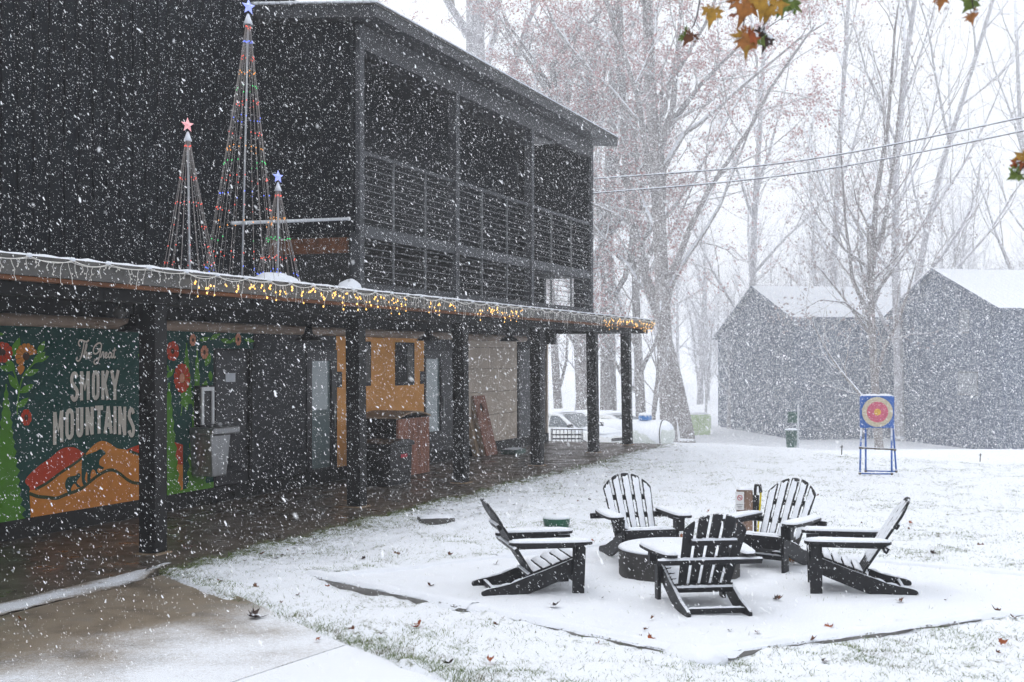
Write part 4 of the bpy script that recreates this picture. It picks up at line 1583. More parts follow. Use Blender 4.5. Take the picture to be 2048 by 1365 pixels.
chair((.16, 10.98), (.98, .196), 'black slatted chair in profile facing right, left of the fire pit', False, 1)
chair((1.524, 10.24), (-.14, .990), 'nearest black chair, seen from behind, its back towards the viewer', False, 2)
chair((2.94, 10.90), (-.98, .19), 'black chair in profile facing left, rightmost of the five', True, 3)
chair((2.53, 12.27), (-.63, -.78), 'black chair behind the fire pit with its front turned left, before the wooden post', True, 4)
chair((1.24, 12.66), (.22, -.975), 'black chair behind the fire pit facing the viewer, snow on its back', True, 5)

# wooden post with notice and yard tap -----------------------------------
px, py = 2.58, 14.2
hp = empty('hydrant_post', (px, py, gz(px, py) - .03))
mb = MB()
mb.prism([(-.08, -.07), (.08, -.07), (.08, .07), (-.08, .07)], lambda a, b, d: (a, b, d), 0, .58)
mb.build('post_timber', M['post_wood'], hp, bevel=.012)
mb = MB()
mb.cap((-.08, -.07, .581), (.08, -.07, .581), (.08, .07, .581), (-.08, .07, .581), .03)
mb.build('snow_cover', M['snow'], hp, True)
mb = MB()
mb.box(-.115, -.02, -.078, -.072, .36, .56)
sg = mb.build('notice_sign', M['sign_white'], hp)
mb = MB()
ring = [(math.cos(q * math.pi / 12), math.sin(q * math.pi / 12)) for q in range(24)]
vs = [(-.067 + .030 * a, -.0795, .495 + .030 * b) for a, b in ring] + [(-.067 + .023 * a, -.0795, .495 + .023 * b) for a, b in ring]
mb.add(vs, [(q, (q + 1) % 24, 24 + (q + 1) % 24, 24 + q) for q in range(24)])
mb.obox((-.088, -.0802, .516), (-.046, -.0802, .474), (0, 1, 0), .007, .0004)
mb.build('prohibition_ring', M['red_print'], sg)
mb = MB()
mb.box(-.088, -.060, -.0794, -.0788, .491, .497)
mb.box(-.058, -.048, -.0794, -.0788, .491, .499)
for k in range(3):
    mb.box(-.105 + .008 * k, -.032 - .008 * k, -.0792, -.0785, .415 - .018 * k, .422 - .018 * k)
mb.build('printed_marks', M['sign_grey'], sg)
mb = MB()
mb.tube([(.115, -.02, .0), (.115, -.02, .60)], .017, 8)
mb.tube([(.115, -.02, .58), (.115, -.05, .63), (.16, -.05, .63), (.17, -.05, .55)], .02, 8)
mb.box(.085, .15, -.06, .02, .34, .52)
mb.build('tap_pipe', M['black_plastic'], hp, bevel=.004)
mb = MB()
mb.tube([(.17, -.05, .55), (.165, -.05, .45), (.15, -.055, .30), (.135, -.06, .12), (.13, -.05, .0)], .011, 8)
mb.build('hose', M['yellow'], hp, True)
tag(hp, 'short weathered wooden post with a no smoking sign and yellow hose', 'post')

# green tub and utility cover -------------------------------------------
bx_, by_ = (1113 - CU) / FPX * 14.8, 14.8
bk = empty('green_tub', (bx_, by_, gz(bx_, by_) - .055))
mb = MB()
mb.lathe([(.125, 0), (.145, .10), (.150, .102), (.155, .165), (.160, .170), (.150, .172)], sides=28)
mb.build('tub_wall', M['green_bucket'], bk, True)
mb = MB()
mb.lathe([(.157, .172), (.148, .19), (.10, .205), (0, .21)], sides=28)
mb.build('snow_fill', M['snow'], bk, True)
tag(bk, 'small dark green tub brim full of snow beyond the left chair', 'tub')
ux, uy = (872 - CU) / FPX * 15.3, 15.3
ub = empty('utility_cover', (ux, uy, gz(ux, uy) - .01), R(12))
mb = MB()
mb.box(-.21, .21, -.14, .14, -.02, .055)
mb.build('cover_box', M['fascia'], ub, bevel=.012)
mb = MB()
mb.cap((-.21, -.14, .056), (.21, -.14, .056), (.21, .14, .056), (-.21, .14, .056), .03)
mb.build('snow_cover', M['snow'], ub, True)
tag(ub, 'low flat ground box capped with snow near the porch edge', 'cover')

# archery target ----------------------------------------------------------
tx, ty = (1753 - CU) / FPX * 21.4, 21.4
tg = empty('target_stand', (tx, ty, gz(tx, ty) - .01), R(-9))
q_ = 21.4 / FPX


def tb(mb, a, b, r=.016):
    mb.tube([a, b], r, 8)


fl_, fr_ = (-.29, -.20), (.22, -.20)
bl_, br_ = (-.14, .30), (.36, .30)
tops = {'fl': (-.255, -.06, .80), 'fr': (.235, -.06, .80), 'bl': (-.17, .06, .80), 'br': (.275, .06, .80)}
for nm, (a, b), k in (('front_leg', fl_, 'fl'), ('front_leg', fr_, 'fr'), ('rear_leg', bl_, 'bl'), ('rear_leg', br_, 'br')):
    mb = MB()
    tb(mb, (a, b, .02), tops[k])
    mb.build(nm, M['blue_frame'], tg, True)
mb = MB()
tb(mb, (*fl_, .03), (*fr_, .03))
mb.build('base_bar', M['blue_frame'], tg, True)
mb = MB()
tb(mb, (*bl_, .03), (*br_, .03))
mb.build('base_bar', M['blue_frame'], tg, True)
mb = MB()
tb(mb, (-.275, -.13, .45), (.235, -.13, .43))
tb(mb, (-.275, -.13, .45), (-.15, .18, .43))
tb(mb, (.235, -.13, .43), (.32, .18, .40))
mb.build('brace_bar', M['joint_brown'], tg, True)
mb = MB()
for a in ((*fl_, .03), (*fr_, .03), (*bl_, .03), (*br_, .03), (-.275, -.13, .45), (.235, -.13, .43), (-.15, .18, .43), (.32, .18, .40)):
    mb.ball(a, .026, 8, 6)
mb.build('tube_joint', M['joint_brown'], tg, True, kind='stuff')
mb = MB()
mb.prism([(-.275, .78), (.275, .78), (.275, 1.30), (.262, 1.315), (-.262, 1.315), (-.275, 1.30)], lambda a, b, d: (a, d, b), -.10, -.02)
bd = mb.build('board', M['blue_frame'], tg, bevel=.006)
M['straw'] = mat_plain('straw_target', (0.50, 0.45, 0.33), 0.85, 0.2, 40)
M['t_red'] = mat_plain('target_red', (0.52, 0.13, 0.19), 0.8, 0.2, 40)
M['t_yellow'] = mat_plain('target_yellow', (0.62, 0.38, 0.09), 0.8, 0.2, 40)


def disc(r0, r1, y, mat, nm):
    mb = MB()
    ring_ = [(math.cos(q * math.pi / 24), math.sin(q * math.pi / 24)) for q in range(48)]
    vs = [(r1 * a, y, 1.045 + r1 * b) for a, b in ring_] + [(r1 * a, y + .02, 1.045 + r1 * b) for a, b in ring_]
    mb.add(vs, [tuple(range(47, -1, -1))] + [(q, (q + 1) % 48, 48 + (q + 1) % 48, 48 + q) for q in range(48)])
    return mb.build(nm, mat, bd)


disc(0, .248, -.13, M['straw'], 'outer_ring')
disc(0, .172, -.134, M['t_red'], 'red_ring')
disc(0, .056, -.138, M['t_yellow'], 'bullseye')
mb = MB()
mb.cap((-.27, -.10, 1.316), (.27, -.10, 1.316), (.27, -.02, 1.316), (-.27, -.02, 1.316), .025, 12, 4, .04)
mb.build('snow_cover', M['snow'], bd, True)
tag(tg, 'blue archery target on a four legged stand out on the lawn', 'target')

# small ground stakes
for (u, v, Y, hh, lab) in ((1683, 905, 27.0, .20, 'short thin stake in the snow left of the archery target'), (1960, 914, 29.0, .22, 'short thin stake in the snow before the right house')):
    p = at(u, v, Y)
    o = empty('ground_stake', (p.x, Y, gz(p.x, Y)))
    mb = MB()
    mb.tube([(0, 0, -.05), (.01, 0, hh)], .012, 6)
    mb.tube([(-.03, 0, hh * .8), (.04, 0, hh * .83)], .008, 5)
    mb.build('stake_rod', M['fascia'], o)
    tag(o, lab, 'stake')

# ------------------------------------------------------------------ far houses
def house(corner_u, Y, gable_u0, depth, ridge_len, yaw, ez_r, ez_l, rz, split, label, windows, base_z):
    """corner: the near wall corner; gable end runs back-left from it, the eaves side to the right"""
    cx = (corner_u - CU) / FPX * Y
    o = empty('cabin_house', (cx, Y, base_z), yaw)
    # local: x along the ridge (right), y back along the gable
    W, L_ = depth, ridge_len
    e_r, e_l, r_ = ez_r - base_z, ez_l - base_z, rz - base_z
    ys = W * split
    mb = MB()
    mb.prism([(0, -.6), (W, -.6), (W, e_l), (ys, r_), (0, e_r)], lambda a, b, d: (d, a, b), 0, L_)
    mb.build('wall', M['house_siding'], o)
    # vertical battens on both faces
    k = 0
    for i in range(1, int(W / .42)):
        y = i * .42
        zt = e_r + (r_ - e_r) * y / ys if y < ys else r_ + (e_l - r_) * (y - ys) / (W - ys)
        mb = MB()
        mb.box(-.03, -.001, y - .02, y + .02, -.3, zt - .05)
        mb.build('batten', M['house_siding'], o)
    for i in range(1, int(L_ / .42)):
        mb = MB()
        mb.box(i * .42 - .02, i * .42 + .02, -.03, -.001, -.3, e_r - .02)
        mb.build('batten', M['house_siding'], o)
    ov, th = .35, .14
    for (ya, za, yb, zb) in ((-.30, e_r - .30 * (r_ - e_r) / ys, ys, r_), (W + .4, e_l - .4 * (r_ - e_l) / (W - ys), ys, r_)):
        mb = MB()
        vs = [(x, y, z + d) for x in (-ov, L_ + ov) for (y, z) in ((ya, za), (yb, zb)) for d in (.005, th)]
        mb.add(vs, [(0, 1, 3, 2), (4, 6, 7, 5), (0, 4, 5, 1), (2, 3, 7, 6), (1, 5, 7, 3), (0, 2, 6, 4)])
        rf_ = mb.build('roof_slope', M['house_siding'], o)
        mb = MB()
        nx_n = int((L_ + 2 * ov) / .45)
        for i in range(nx_n):
            x0 = -ov + (L_ + 2 * ov) * i / nx_n
            x1 = x0 + (L_ + 2 * ov) / nx_n
            f0, f1 = .02, .995
            mb.cap((x0, ya + (yb - ya) * f0, za + (zb - za) * f0 + th), (x1, ya + (yb - ya) * f0, za + (zb - za) * f0 + th), (x1, ya + (yb - ya) * f1, za + (zb - za) * f1 + th), (x0, ya + (yb - ya) * f1, za + (zb - za) * f1 + th), .05, 4, 8, .0, rough=.2, seed=i)
        mb.build('roof_snow', M['snow'], rf_, True)
    for (y, z, w, h) in windows:
        mb = MB()
        mb.box(-.045, -.031, y - w / 2 - .06, y + w / 2 + .06, z - h / 2 - .06, z + h / 2 + .06)
        wf = mb.build('window', M['fascia'], o)
        mb = MB()
        mb.box(-.05, -.046, y - w / 2, y + w / 2, z - h / 2, z + h / 2)
        mb.build('pane', M['window_glass'], wf)
    tag(o, label, 'house', 'dark cabins beyond the lawn')
    return o


hb = -3.47
house(1590, 85.0, 1433, 16.2, 12.3, R(9), 4.59, 3.52, 7.04, .47, 'slate grey cabin with snowy roof, partly hidden behind bare trees', [], hb)
house(2005, 73.0, 1815, 14.1, 14.7, R(12), 4.73, 4.12, 7.41, .50, 'nearer slate grey cabin with steep snowy roof at the picture edge', [(3.9, 7.6, .95, 1.25), (3.5, 3.9, 2.0, 1.3)], hb)

# ------------------------------------------------------------------ parked cars, tank, bins
def car(loc, facing, label, sc_=1.0, suv=True):
    o = empty('parked_car', (*loc, gz(*loc) - .02), math.atan2(facing[1], facing[0]))
    # x forward. lower body: stations of (x, half width, sill, shoulder)
    st_ = [(-2.2, .72, .45, .78), (-2.05, .86, .30, .98), (-1.2, .91, .26, 1.02), (.2, .92, .26, 1.01), (1.1, .91, .26, .99), (1.75, .88, .28, .92), (2.08, .80, .32, .82), (2.2, .62, .40, .70)]
    mb = MB()
    vs, ring = [], 10
    for x, hw, z0, z1 in st_:
        zc = (z0 + z1) / 2
        pr = [(-hw * .9, z0), (hw * .9, z0), (hw, z0 + .08), (hw * 1.01, zc), (hw * .97, z1 - .07), (hw * .86, z1), (hw * .3, z1 + .03), (-hw * .3, z1 + .03), (-hw * .86, z1), (-hw * .97, z1 - .07)]
        pr += [(-hw * 1.01, zc), (-hw, z0 + .08)]
        ring = len(pr)
        vs += [(x, y, z) for y, z in pr]
    fs = [(i * ring + k, i * ring + (k + 1) % ring, (i + 1) * ring + (k + 1) % ring, (i + 1) * ring + k) for i in range(len(st_) - 1) for k in range(ring)]
    fs += [tuple(range(ring - 1, -1, -1)), tuple(range((len(st_) - 1) * ring, len(st_) * ring))]
    mb.add(vs, fs)
    bd_ = mb.build('body', M['car_paint'], o, True)
    rz_ = 1.55 if suv else 1.40
    cab = [(-2.0 if suv else -1.5, 1.0, .80), (-1.75 if suv else -1.0, rz_ - .03, .66), (-.3, rz_, .68), (.30, rz_ - .06, .66), (1.12, 1.0, .82)]
    mb = MB()
    vs = []
    for x, z, hw in cab:
        vs += [(x, -hw, z), (x, hw, z)]
    n = len(cab)
    fs = [(2 * i, 2 * i + 2, 2 * i + 3, 2 * i + 1) for i in range(n - 1)]
    fs += [tuple(2 * i for i in range(n))[::-1], tuple(2 * i + 1 for i in range(n))]
    mb.add(vs, fs)
    mb.build('cabin', M['car_paint'], o, bevel=.05)
    # windscreen and side glass
    mb = MB()
    mb.add([(1.10, -.72, 1.03), (1.10, .72, 1.03), (.36, .58, rz_ - .08), (.36, -.58, rz_ - .08)], [(0, 1, 2, 3)])
    for v in range(len(mb.v)):
        x, y, z = mb.v[v]
        mb.v[v] = (x + .02, y, z + .012)
    mb.build('windscreen', M['car_glass'], o)
    for sy in (-1, 1):
        for a, b in ((-.05, .85), (-1.0, -.12), (-1.75, -1.07)):
            mb = MB()
            za = 1.05
            zt = rz_ - .13
            xt0, xt1 = max(a, -1.62), min(b, .28)
            mb.add([(a, sy * .815, za), (b, sy * .815, za), (xt1, sy * .690, zt), (xt0, sy * .690, zt)], [(0, 1, 2, 3) if sy < 0 else (3, 2, 1, 0)])
            mb.build('side_window', M['car_glass'], o)
        for x in (-1.35, 1.38):
            mb = MB()
            mb.lathe([(.20, -.11), (.33, -.10), (.34, .0), (.33, .10), (.20, .11)], (x, sy * .80, .33), 20, axis='y')
            wh = mb.build('wheel', M['car_dark'], o, True)
            mb = MB()
            mb.lathe([(.0, .0), (.19, .0), (.20, .02)], (x, sy * .80 + sy * .115 - .01, .33), 14, axis='y')
            mb.build('rim', M['steel'], wh)
        mb = MB()
        mb.obox((2.02, sy * .76, .68), (2.16, sy * .52, .68), (0, 0, 1), .06, .15)
        mb.build('headlight', M['lamp_lens'], o, bevel=.02)
        for q in (0, 1):
            mb = MB()
            mb.ball((2.16, sy * (.58 - .16 * q), .45), .062, 10, 8, (.5, 1, 1))
            mb.build('fog_light', M['lamp_lens'], o, True)
        mb = MB()
        mb.box(.85, 1.02, sy * .95 - .09, sy * .95 + .09, 1.02, 1.16)
        mb.build('wing_mirror', M['car_dark'], o, bevel=.03)
    mb = MB()
    mb.box(2.16, 2.215, -.36, .36, .60, .70)
    for k in range(5):
        mb.box(2.205, 2.222, -.36, .36, .60 + k * .022, .606 + k * .022)
    mb.build('grille', M['car_dark'], o)
    mb = MB()
    mb.tube([(2.12, -.02, 1.00 - .3), (2.14, -.02, .72)], .01, 6)
    mb.obox((.95, -.1, 1.16), (1.06, -.62, 1.07), (0, 0, 1), .02, .015)
    mb.obox((.95, .45, 1.16), (1.06, -.08, 1.07), (0, 0, 1), .02, .015)
    mb.build('wiper', M['car_dark'], o)
    # snow on bonnet and roof
    mb = MB()
    for i in range(4):
        x0, x1 = 1.12 + i * .24, 1.12 + (i + 1) * .24
        z0, z1 = np.interp([x0, x1], [.2, 1.1, 1.75, 2.08], [1.04, 1.03, .955, .86])
        mb.cap((x0, -.74, z0), (x1, -.74, z1), (x1, .74, z1), (x0, .74, z0), .05, 3, 10, .0, seed=i)
    mb.cap((-1.7, -.62, rz_ - .02), (.25, -.62, rz_ - .03), (.25, .62, rz_ - .03), (-1.7, .62, rz_ - .02), .09, 10, 8, .03)
    mb.build('snow_cover', M['snow'], o, True)
    o.scale = (sc_, sc_, sc_)
    tag(o, label, 'car', 'cars parked behind the lodge')
    return o


car(((1128 - CU) / FPX * 44, 44.6), (.80, -.60), 'white car covered in snow, parked nearest beyond the porch end', 1.0, True)
car(((1225 - CU) / FPX * 50, 50.0), (.80, -.60), 'snow covered car parked behind the white one', 1.0, False)

# black wire rack beside the car
rk_p = at(1135, 888, 38.0)
rk = empty('wire_rack', (rk_p.x, 38.0, gz(rk_p.x, 38.0)), R(4))
zb = rk_p.z - gz(rk_p.x, 38.0)
mb = MB()
for k in range(9):
    x = -.45 + k * .113
    mb.tube([(x, 0, 0.0), (x, 0, zb + .42)], .012, 5)
for z in (zb + .02, zb + .14, zb + .26, zb + .42):
    mb.tube([(-.46, 0, z), (.46, 0, z)], .014, 5)
    mb.tube([(-.46, .35, z), (.46, .35, z)], .012, 5)
for x in (-.45, .45):
    mb.tube([(x, .35, 0.0), (x, .35, zb + .42)], .014, 5)
    mb.tube([(x, 0, zb + .42), (x, .35, zb + .42)], .012, 5)
mb.build('rack_frame', M['car_dark'], rk)
mb = MB()
mb.cap((-.45, 0, zb + .435), (.45, 0, zb + .435), (.45, .35, zb + .435), (-.45, .35, zb + .435), .03)
mb.build('snow_cover', M['snow'], rk, True)
tag(rk, 'black wire rack standing in front of the parked cars', 'rack')

# propane tank
tkp = at(1292, 900, 46.5)
tk = empty('propane_tank', (tkp.x - .35, 46.5, gz(tkp.x, 46.5)), R(-22))
zc = .62
mb = MB()
pr = []
for i in range(9):
    a = math.pi / 2 * i / 8
    pr.append((.52 * math.sin(a), -1.35 - .42 * math.cos(a)))
pr += [(.52, .0), (.52, 1.0)]
for i in range(9):
    a = math.pi / 2 * i / 8
    pr.append((.52 * math.cos(a), 1.0 + .42 * math.sin(a)))
mb.lathe(pr, (0, 0, zc), 32, axis='x')
mb.build('shell', M['tank'], tk, True)
mb = MB()
mb.lathe([(.523, .985), (.535, .99), (.535, 1.02), (.523, 1.025)], (0, 0, zc), 32, axis='x')
mb.build('end_band', M['car_dark'], tk, True)
mb = MB()
mb.lathe([(.22, .50), (.24, .52), (.24, .64), (.20, .70), (.0, .72)], (.33, 0, zc), 24)
mb.build('valve_dome', M['tank_blue'], tk, True)
mb = MB()
mb.lathe([(.245, .675), (.22, .735), (.12, .77), (0, .78)], (.33, 0, zc), 24)
mb.build('snow_cover', M['snow'], tk, True)
for x in (-.95, .75):
    mb = MB()
    mb.box(x - .06, x + .06, -.3, .3, -.1, .16)
    mb.build('foot', M['tank'], tk)
tag(tk, 'long pale propane tank with a blue dome under the bare trees', 'tank')

gp = at(1396, 868, 91)
g_ = empty('green_container', (gp.x, 91, gz(gp.x, 91)), R(8))
g_.scale = (1.46, 1.46, 1.46)
mb = MB()
mb.box(-.52, .52, -.5, .5, -.3, .97)
mb.build('container_wall', M['pale_green'], g_, bevel=.03)
mb = MB()
mb.cap((-.52, -.5, .975), (.52, -.5, .975), (.52, .5, .975), (-.52, .5, .975), .08)
mb.build('snow_cover', M['snow'], g_, True)
for k in range(4):
    mb = MB()
    mb.box(-.42 + k * .28, -.39 + k * .28, -.53, -.501, 0, .93)
    mb.build('side_rib', M['pale_green'], g_)
tag(g_, 'pale green container standing between the big trees and the left cabin', 'container')

bp = at(1583, 893, 38)
bn = empty('trash_bin', (bp.x, 38, bp.z))
mb = MB()
mb.lathe([(.14, -.2), (.15, .0), (.18, .44), (.20, .45), (.20, .48)], sides=20)
mb.build('bin_body', M['bin_green'], bn, True)
mb = MB()
mb.lathe([(.205, .482), (.19, .51), (.1, .53), (0, .535)], sides=20)
mb.build('snow_cover', M['snow'], bn, True)
tag(bn, 'dull green bin beside a thin pole in front of the left cabin', 'bin')
pp = at(1596, 906, 37.5)
pl = empty('sign_pole', (pp.x, 37.5, gz(pp.x, 37.5) - .05))
mb = MB()
mb.tube([(0, 0, 0), (0, 0, pp.z - gz(pp.x, 37.5) + 1.45)], .028, 8)
mb.build('pole_tube', M['grey_pole'], pl, True)
mb = MB()
zt = pp.z - gz(pp.x, 37.5) + 1.25
mb.box(-.30, -.03, -.02, .02, zt - .32, zt)
mb.build('pole_plate', M['bin_green'], pl)
tag(pl, 'thin pale pole with a small plate in front of the left cabin', 'pole')

# ------------------------------------------------------------------ power lines
for k, (v0, v1, v2, lab) in enumerate(((358, 322, 235, 'upper of the two snow coated power lines'), (387, 347, 262, 'lower of the two snow coated power lines'))):
    pts2 = [(1100, v0 + 6), (1190, v0), (1600, v1), (2048, v2), (2500, v2 - 105)]
    cu = smooth(pts2, 10)
    pts = []
    for i, (u, v) in enumerate(cu):
        Y = 42 - 9 * (u - 1100) / 1400
        p = at(u, v, Y)
        pts.append((p.x, p.y, p.z))
    mb = MB()
    mb.tube(pts, .021, 8)
    o = mb.build('power_line', M['wire'], None, True)
    mb = MB()
    rg = np.random.default_rng(k)
    for i_ in range(len(pts) - 1):
        a_, b_ = Vector(pts[i_]), Vector(pts[i_ + 1])
        for q in range(6):
            if rg.random() < .12:
                continue
            mb.tube([a_.lerp(b_, q / 6) + Vector((0, 0, .02)), a_.lerp(b_, (q + 1.05) / 6) + Vector((0, 0, .02))], .017 + rg.uniform(-.004, .006), 5)
    mb.build('snow_coat', M['snow'], o, True, kind='stuff')
    tag(o, lab, 'power line', 'power lines behind the lodge')

# ------------------------------------------------------------------ trees
class TreeGeo:
    def __init__(self, seed):
        self.rg = np.random.default_rng(seed)
        self.trunk, self.br = MB(), MB()
        self.tips = []

    def unit(self, v):
        return v / (np.linalg.norm(v) + 1e-9)

    def grow(self, p, d, L_, r, lvl, spec, tip_r=.008):
        rg = self.rg
        nseg = spec['seg'][lvl]
        pts = [p]
        d = self.unit(d)
        for i in range(nseg):
            d = self.unit(d + rg.normal(0, spec['jit'][lvl], 3) + np.array([0, 0, spec['up'][lvl]]))
            pts.append(pts[-1] + d * L_ / nseg)
        self.limb(pts, r, max(r * .28, tip_r * .7), lvl, spec, L_)

    def limb(self, pts, r0, r1, lvl, spec, L_):
        rg = self.rg
        n = len(pts)
        rad = [r0 + (r1 - r0) * (i / (n - 1)) ** .85 for i in range(n)]
        (self.trunk if lvl <= 1 else self.br).tube(pts, rad, spec['sides'][lvl], cap=lvl < 2)
        if lvl == spec['max']:
            for i in range(1, n):
                self.tips.append((pts[i], pts[i] - pts[i - 1]))
            return
        m = spec['n'][lvl]
        t0 = spec['t0'][lvl]
        az = rg.uniform(0, 6.28)
        for k in range(m):
            t_ = t0 + (1 - t0) * (k + rg.uniform(.1, .9)) / m
            x = t_ * (n - 1)
            i = min(int(x), n - 2)
            f = x - i
            p = np.array(pts[i]) * (1 - f) + np.array(pts[i + 1]) * f
            d = self.unit(np.array(pts[i + 1]) - np.array(pts[i]))
            rr = rad[i] * (1 - f) + rad[i + 1] * f
            az += 2.4 + rg.normal(0, .5)
            a = np.cross(d, [0.3, .9, .2])
            a = self.unit(a)
            b = np.cross(d, a)
            sp = R(rg.uniform(*spec['ang'][lvl]))
            cd = d * math.cos(sp) + (a * math.cos(az) + b * math.sin(az)) * math.sin(sp)
            ln = L_ * rg.uniform(*spec['len'][lvl]) * (1.15 - .55 * (t_ - t0) / (1 - t0 + 1e-6))
            self.grow(p, cd, ln, rr * rg.uniform(.42, .66), lvl + 1, spec)


SPEC_BIG = dict(max=3, seg=[10, 8, 5, 4], jit=[.05, .13, .18, .22], up=[.02, .07, .05, .0], sides=[12, 7, 4, 3], n=[11, 7, 6], t0=[.30, .18, .12], ang=[(30, 62), (28, 65), (25, 70)], len=[(.34, .52), (.32, .52), (.30, .55)])
SPEC_SLIM = dict(max=3, seg=[10, 7, 5, 4], jit=[.04, .09, .14, .2], up=[.03, .10, .07, .02], sides=[9, 6, 4, 3], n=[10, 7, 6], t0=[.22, .15, .10], ang=[(22, 48), (22, 55), (25, 65)], len=[(.30, .48), (.32, .50), (.32, .55)])
SPEC_FAR = dict(max=2, seg=[8, 6, 4], jit=[.05, .12, .2], up=[.02, .08, .03], sides=[6, 4, 3], n=[20, 11], t0=[.22, .08], ang=[(25, 55), (25, 65)], len=[(.22, .42), (.25, .5)])


def leaf_mesh(tips, count, size, rg, spread=.22):
    """many small folded leaves hung around twig ends"""
    T = np.array([t_[0] for t_ in tips])
    cl = vnoise(T[:, 0] * .75 + T[:, 2] * .35, T[:, 2] * .9 + T[:, 1] * .5, int(rg.integers(0, 999)))
    T = T[cl > np.quantile(cl, .5)]                 # leaves hold on in clumps, other twigs are bare
    idx = rg.integers(0, len(T), count)
    C = T[idx] + rg.normal(0, spread, (count, 3)) * np.array([1, 1, .8])
    a = rg.normal(0, 1, (count, 3))
    a /= np.linalg.norm(a, axis=1, keepdims=True)
    b = np.cross(a, rg.normal(0, 1, (count, 3)))
    b /= np.linalg.norm(b, axis=1, keepdims=True) + 1e-9
    s = size * rg.uniform(.6, 1.3, (count, 1))
    V = np.stack([C - a * s * .6, C + b * s * .38 , C + a * s * .6, C - b * s * .38], 1).reshape(-1, 3)
    F = np.arange(count * 4).reshape(-1, 4)
    return V, F


def tree(name, label, path, r0, r1, spec, seed, mat='bark', leaves=0, leafmat='lf_brown', lsize=.11, extra=(), lowtips=None, L_=None, group='trees beyond the lodge'):
    """path: trunk centreline as (column, row, distance)"""
    g = TreeGeo(seed)
    KY = 1.50 if path[0][2] > 40 else 1.0            # the wood stands well beyond the cars
    r0, r1, lsize, L_ = r0 * KY, r1 * KY, lsize * 1.3, (L_ * KY if L_ else None)
    path = [(q[0], q[1], q[2] * KY) for q in path]
    extra = [([(q[0], q[1], q[2] * KY) for q in ex[0]], ex[1] * KY) for ex in extra]
    pts = [np.array(at(*q)) for q in path]
    base = pts[0].copy()
    base[2] = gz(base[0], base[1])
    o = empty(name, tuple(base))
    up = []
    for i in range(len(pts) - 1):
        for f in (0, .5):
            up.append(pts[i] * (1 - f) + pts[i + 1] * f - base)
    up.append(pts[-1] - base)
    up[0] = up[0] * 1.0
    up.insert(0, np.array([up[0][0] - (up[1][0] - up[0][0]) * .2, 0, -.25]))
    ln = sum(np.linalg.norm(up[i + 1] - up[i]) for i in range(len(up) - 1))
    g.limb(up, r0, r1, 0, spec, L_ or ln)
    for ex in extra:
        epts = [np.array(at(*q)) - base for q in ex[0]]
        g.limb([epts[0] * (1 - f) + epts[1] * f if len(epts) == 2 else None for f in (0, .5, 1)] if len(epts) == 2 else epts, ex[1], ex[1] * .15, 1, spec, sum(np.linalg.norm(epts[i + 1] - epts[i]) for i in range(len(epts) - 1)))
    # buttressed foot
    g.trunk.lathe([(r0 * 1.3, -.25), (r0 * 1.15, .08), (r0 * 1.02, .25), (r0 * .8, .32)], (up[1][0], up[1][1], 0), 12)
    g.trunk.build('trunk', M[mat], o, True)
    g.br.build('crown', M['twig'], o, True)
    if leaves:
        tips = g.tips if lowtips is None else [t_ for t_ in g.tips if t_[0][2] + base[2] < lowtips]
        V, F = leaf_mesh(tips, leaves, lsize, g.rg)
        np_mesh('leaves', V, F, M[leafmat], o, kind='stuff')
    tag(o, label, 'tree', group)
    return o


M['leaf_oak'] = mat_plain('russet_oak_leaf', (0.40, 0.195, 0.185), 0.8, 0.35, 6, snow=(0.62, 0.5, 20), coordk='Object')
M['leaf_grey'] = mat_plain('grey_brown_leaf', (0.32, 0.26, 0.255), 0.8, 0.3, 6, snow=(0.62, 0.5, 20))

tree('oak_tree', 'massive straight oak with russet leaves rising behind the propane tank', [(1338, 872, 52), (1330, 700, 52), (1322, 520, 52), (1312, 330, 52), (1300, 160, 52), (1292, -80, 52), (1288, -260, 52)], .37, .17, SPEC_BIG, 4, leaves=17000, leafmat='leaf_oak',
     extra=(([(1318, 300, 52), (1345, 220, 51.5), (1358, 60, 51), (1372, -120, 51)], .20), ([(1340, 250, 52), (1400, 170, 51), (1480, 90, 50), (1590, 20, 49)], .14)))
tree('oak_tree', 'leaning oak trunk joining the russet crowns just right of the massive oak', [(1374, 866, 55), (1352, 760, 55), (1325, 650, 55), (1288, 545, 55), (1262, 430, 55), (1250, 300, 55), (1240, 80, 55), (1236, -160, 55)], .33, .13, SPEC_BIG, 8, leaves=13000, leafmat='leaf_oak')
tree('oak_tree', 'spreading oak with forked limbs above the balcony roof corner', [(1172, 880, 58), (1170, 700, 58), (1166, 480, 58), (1162, 330, 58), (1140, 240, 58), (1108, 190, 58)], .40, .26, SPEC_BIG, 12, leaves=13000, leafmat='leaf_oak', L_=15,
     extra=(([(1108, 190, 58), (1105, 130, 58), (1150, 70, 57), (1205, 20, 56), (1230, -60, 56)], .19), ([(1162, 330, 58), (1185, 200, 58), (1190, 60, 58), (1200, -120, 58)], .20), ([(1108, 190, 58), (1060, 110, 58), (1010, 40, 58), (980, -60, 58)], .13), ([(1130, 150, 57), (1165, 110, 56.5), (1240, 70, 56), (1290, 20, 55)], .14)))
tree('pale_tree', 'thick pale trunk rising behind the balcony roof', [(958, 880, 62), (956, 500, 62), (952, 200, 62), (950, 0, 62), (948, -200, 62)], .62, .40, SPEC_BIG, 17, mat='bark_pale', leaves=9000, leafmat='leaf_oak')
tree('forest_tree', 'broad grey trunk seen between the last two porch posts', [(1217, 872, 60), (1216, 700, 60), (1214, 500, 60), (1222, 300, 60), (1230, 60, 60)], .46, .2, SPEC_BIG, 23, leaves=9000, leafmat='leaf_oak')
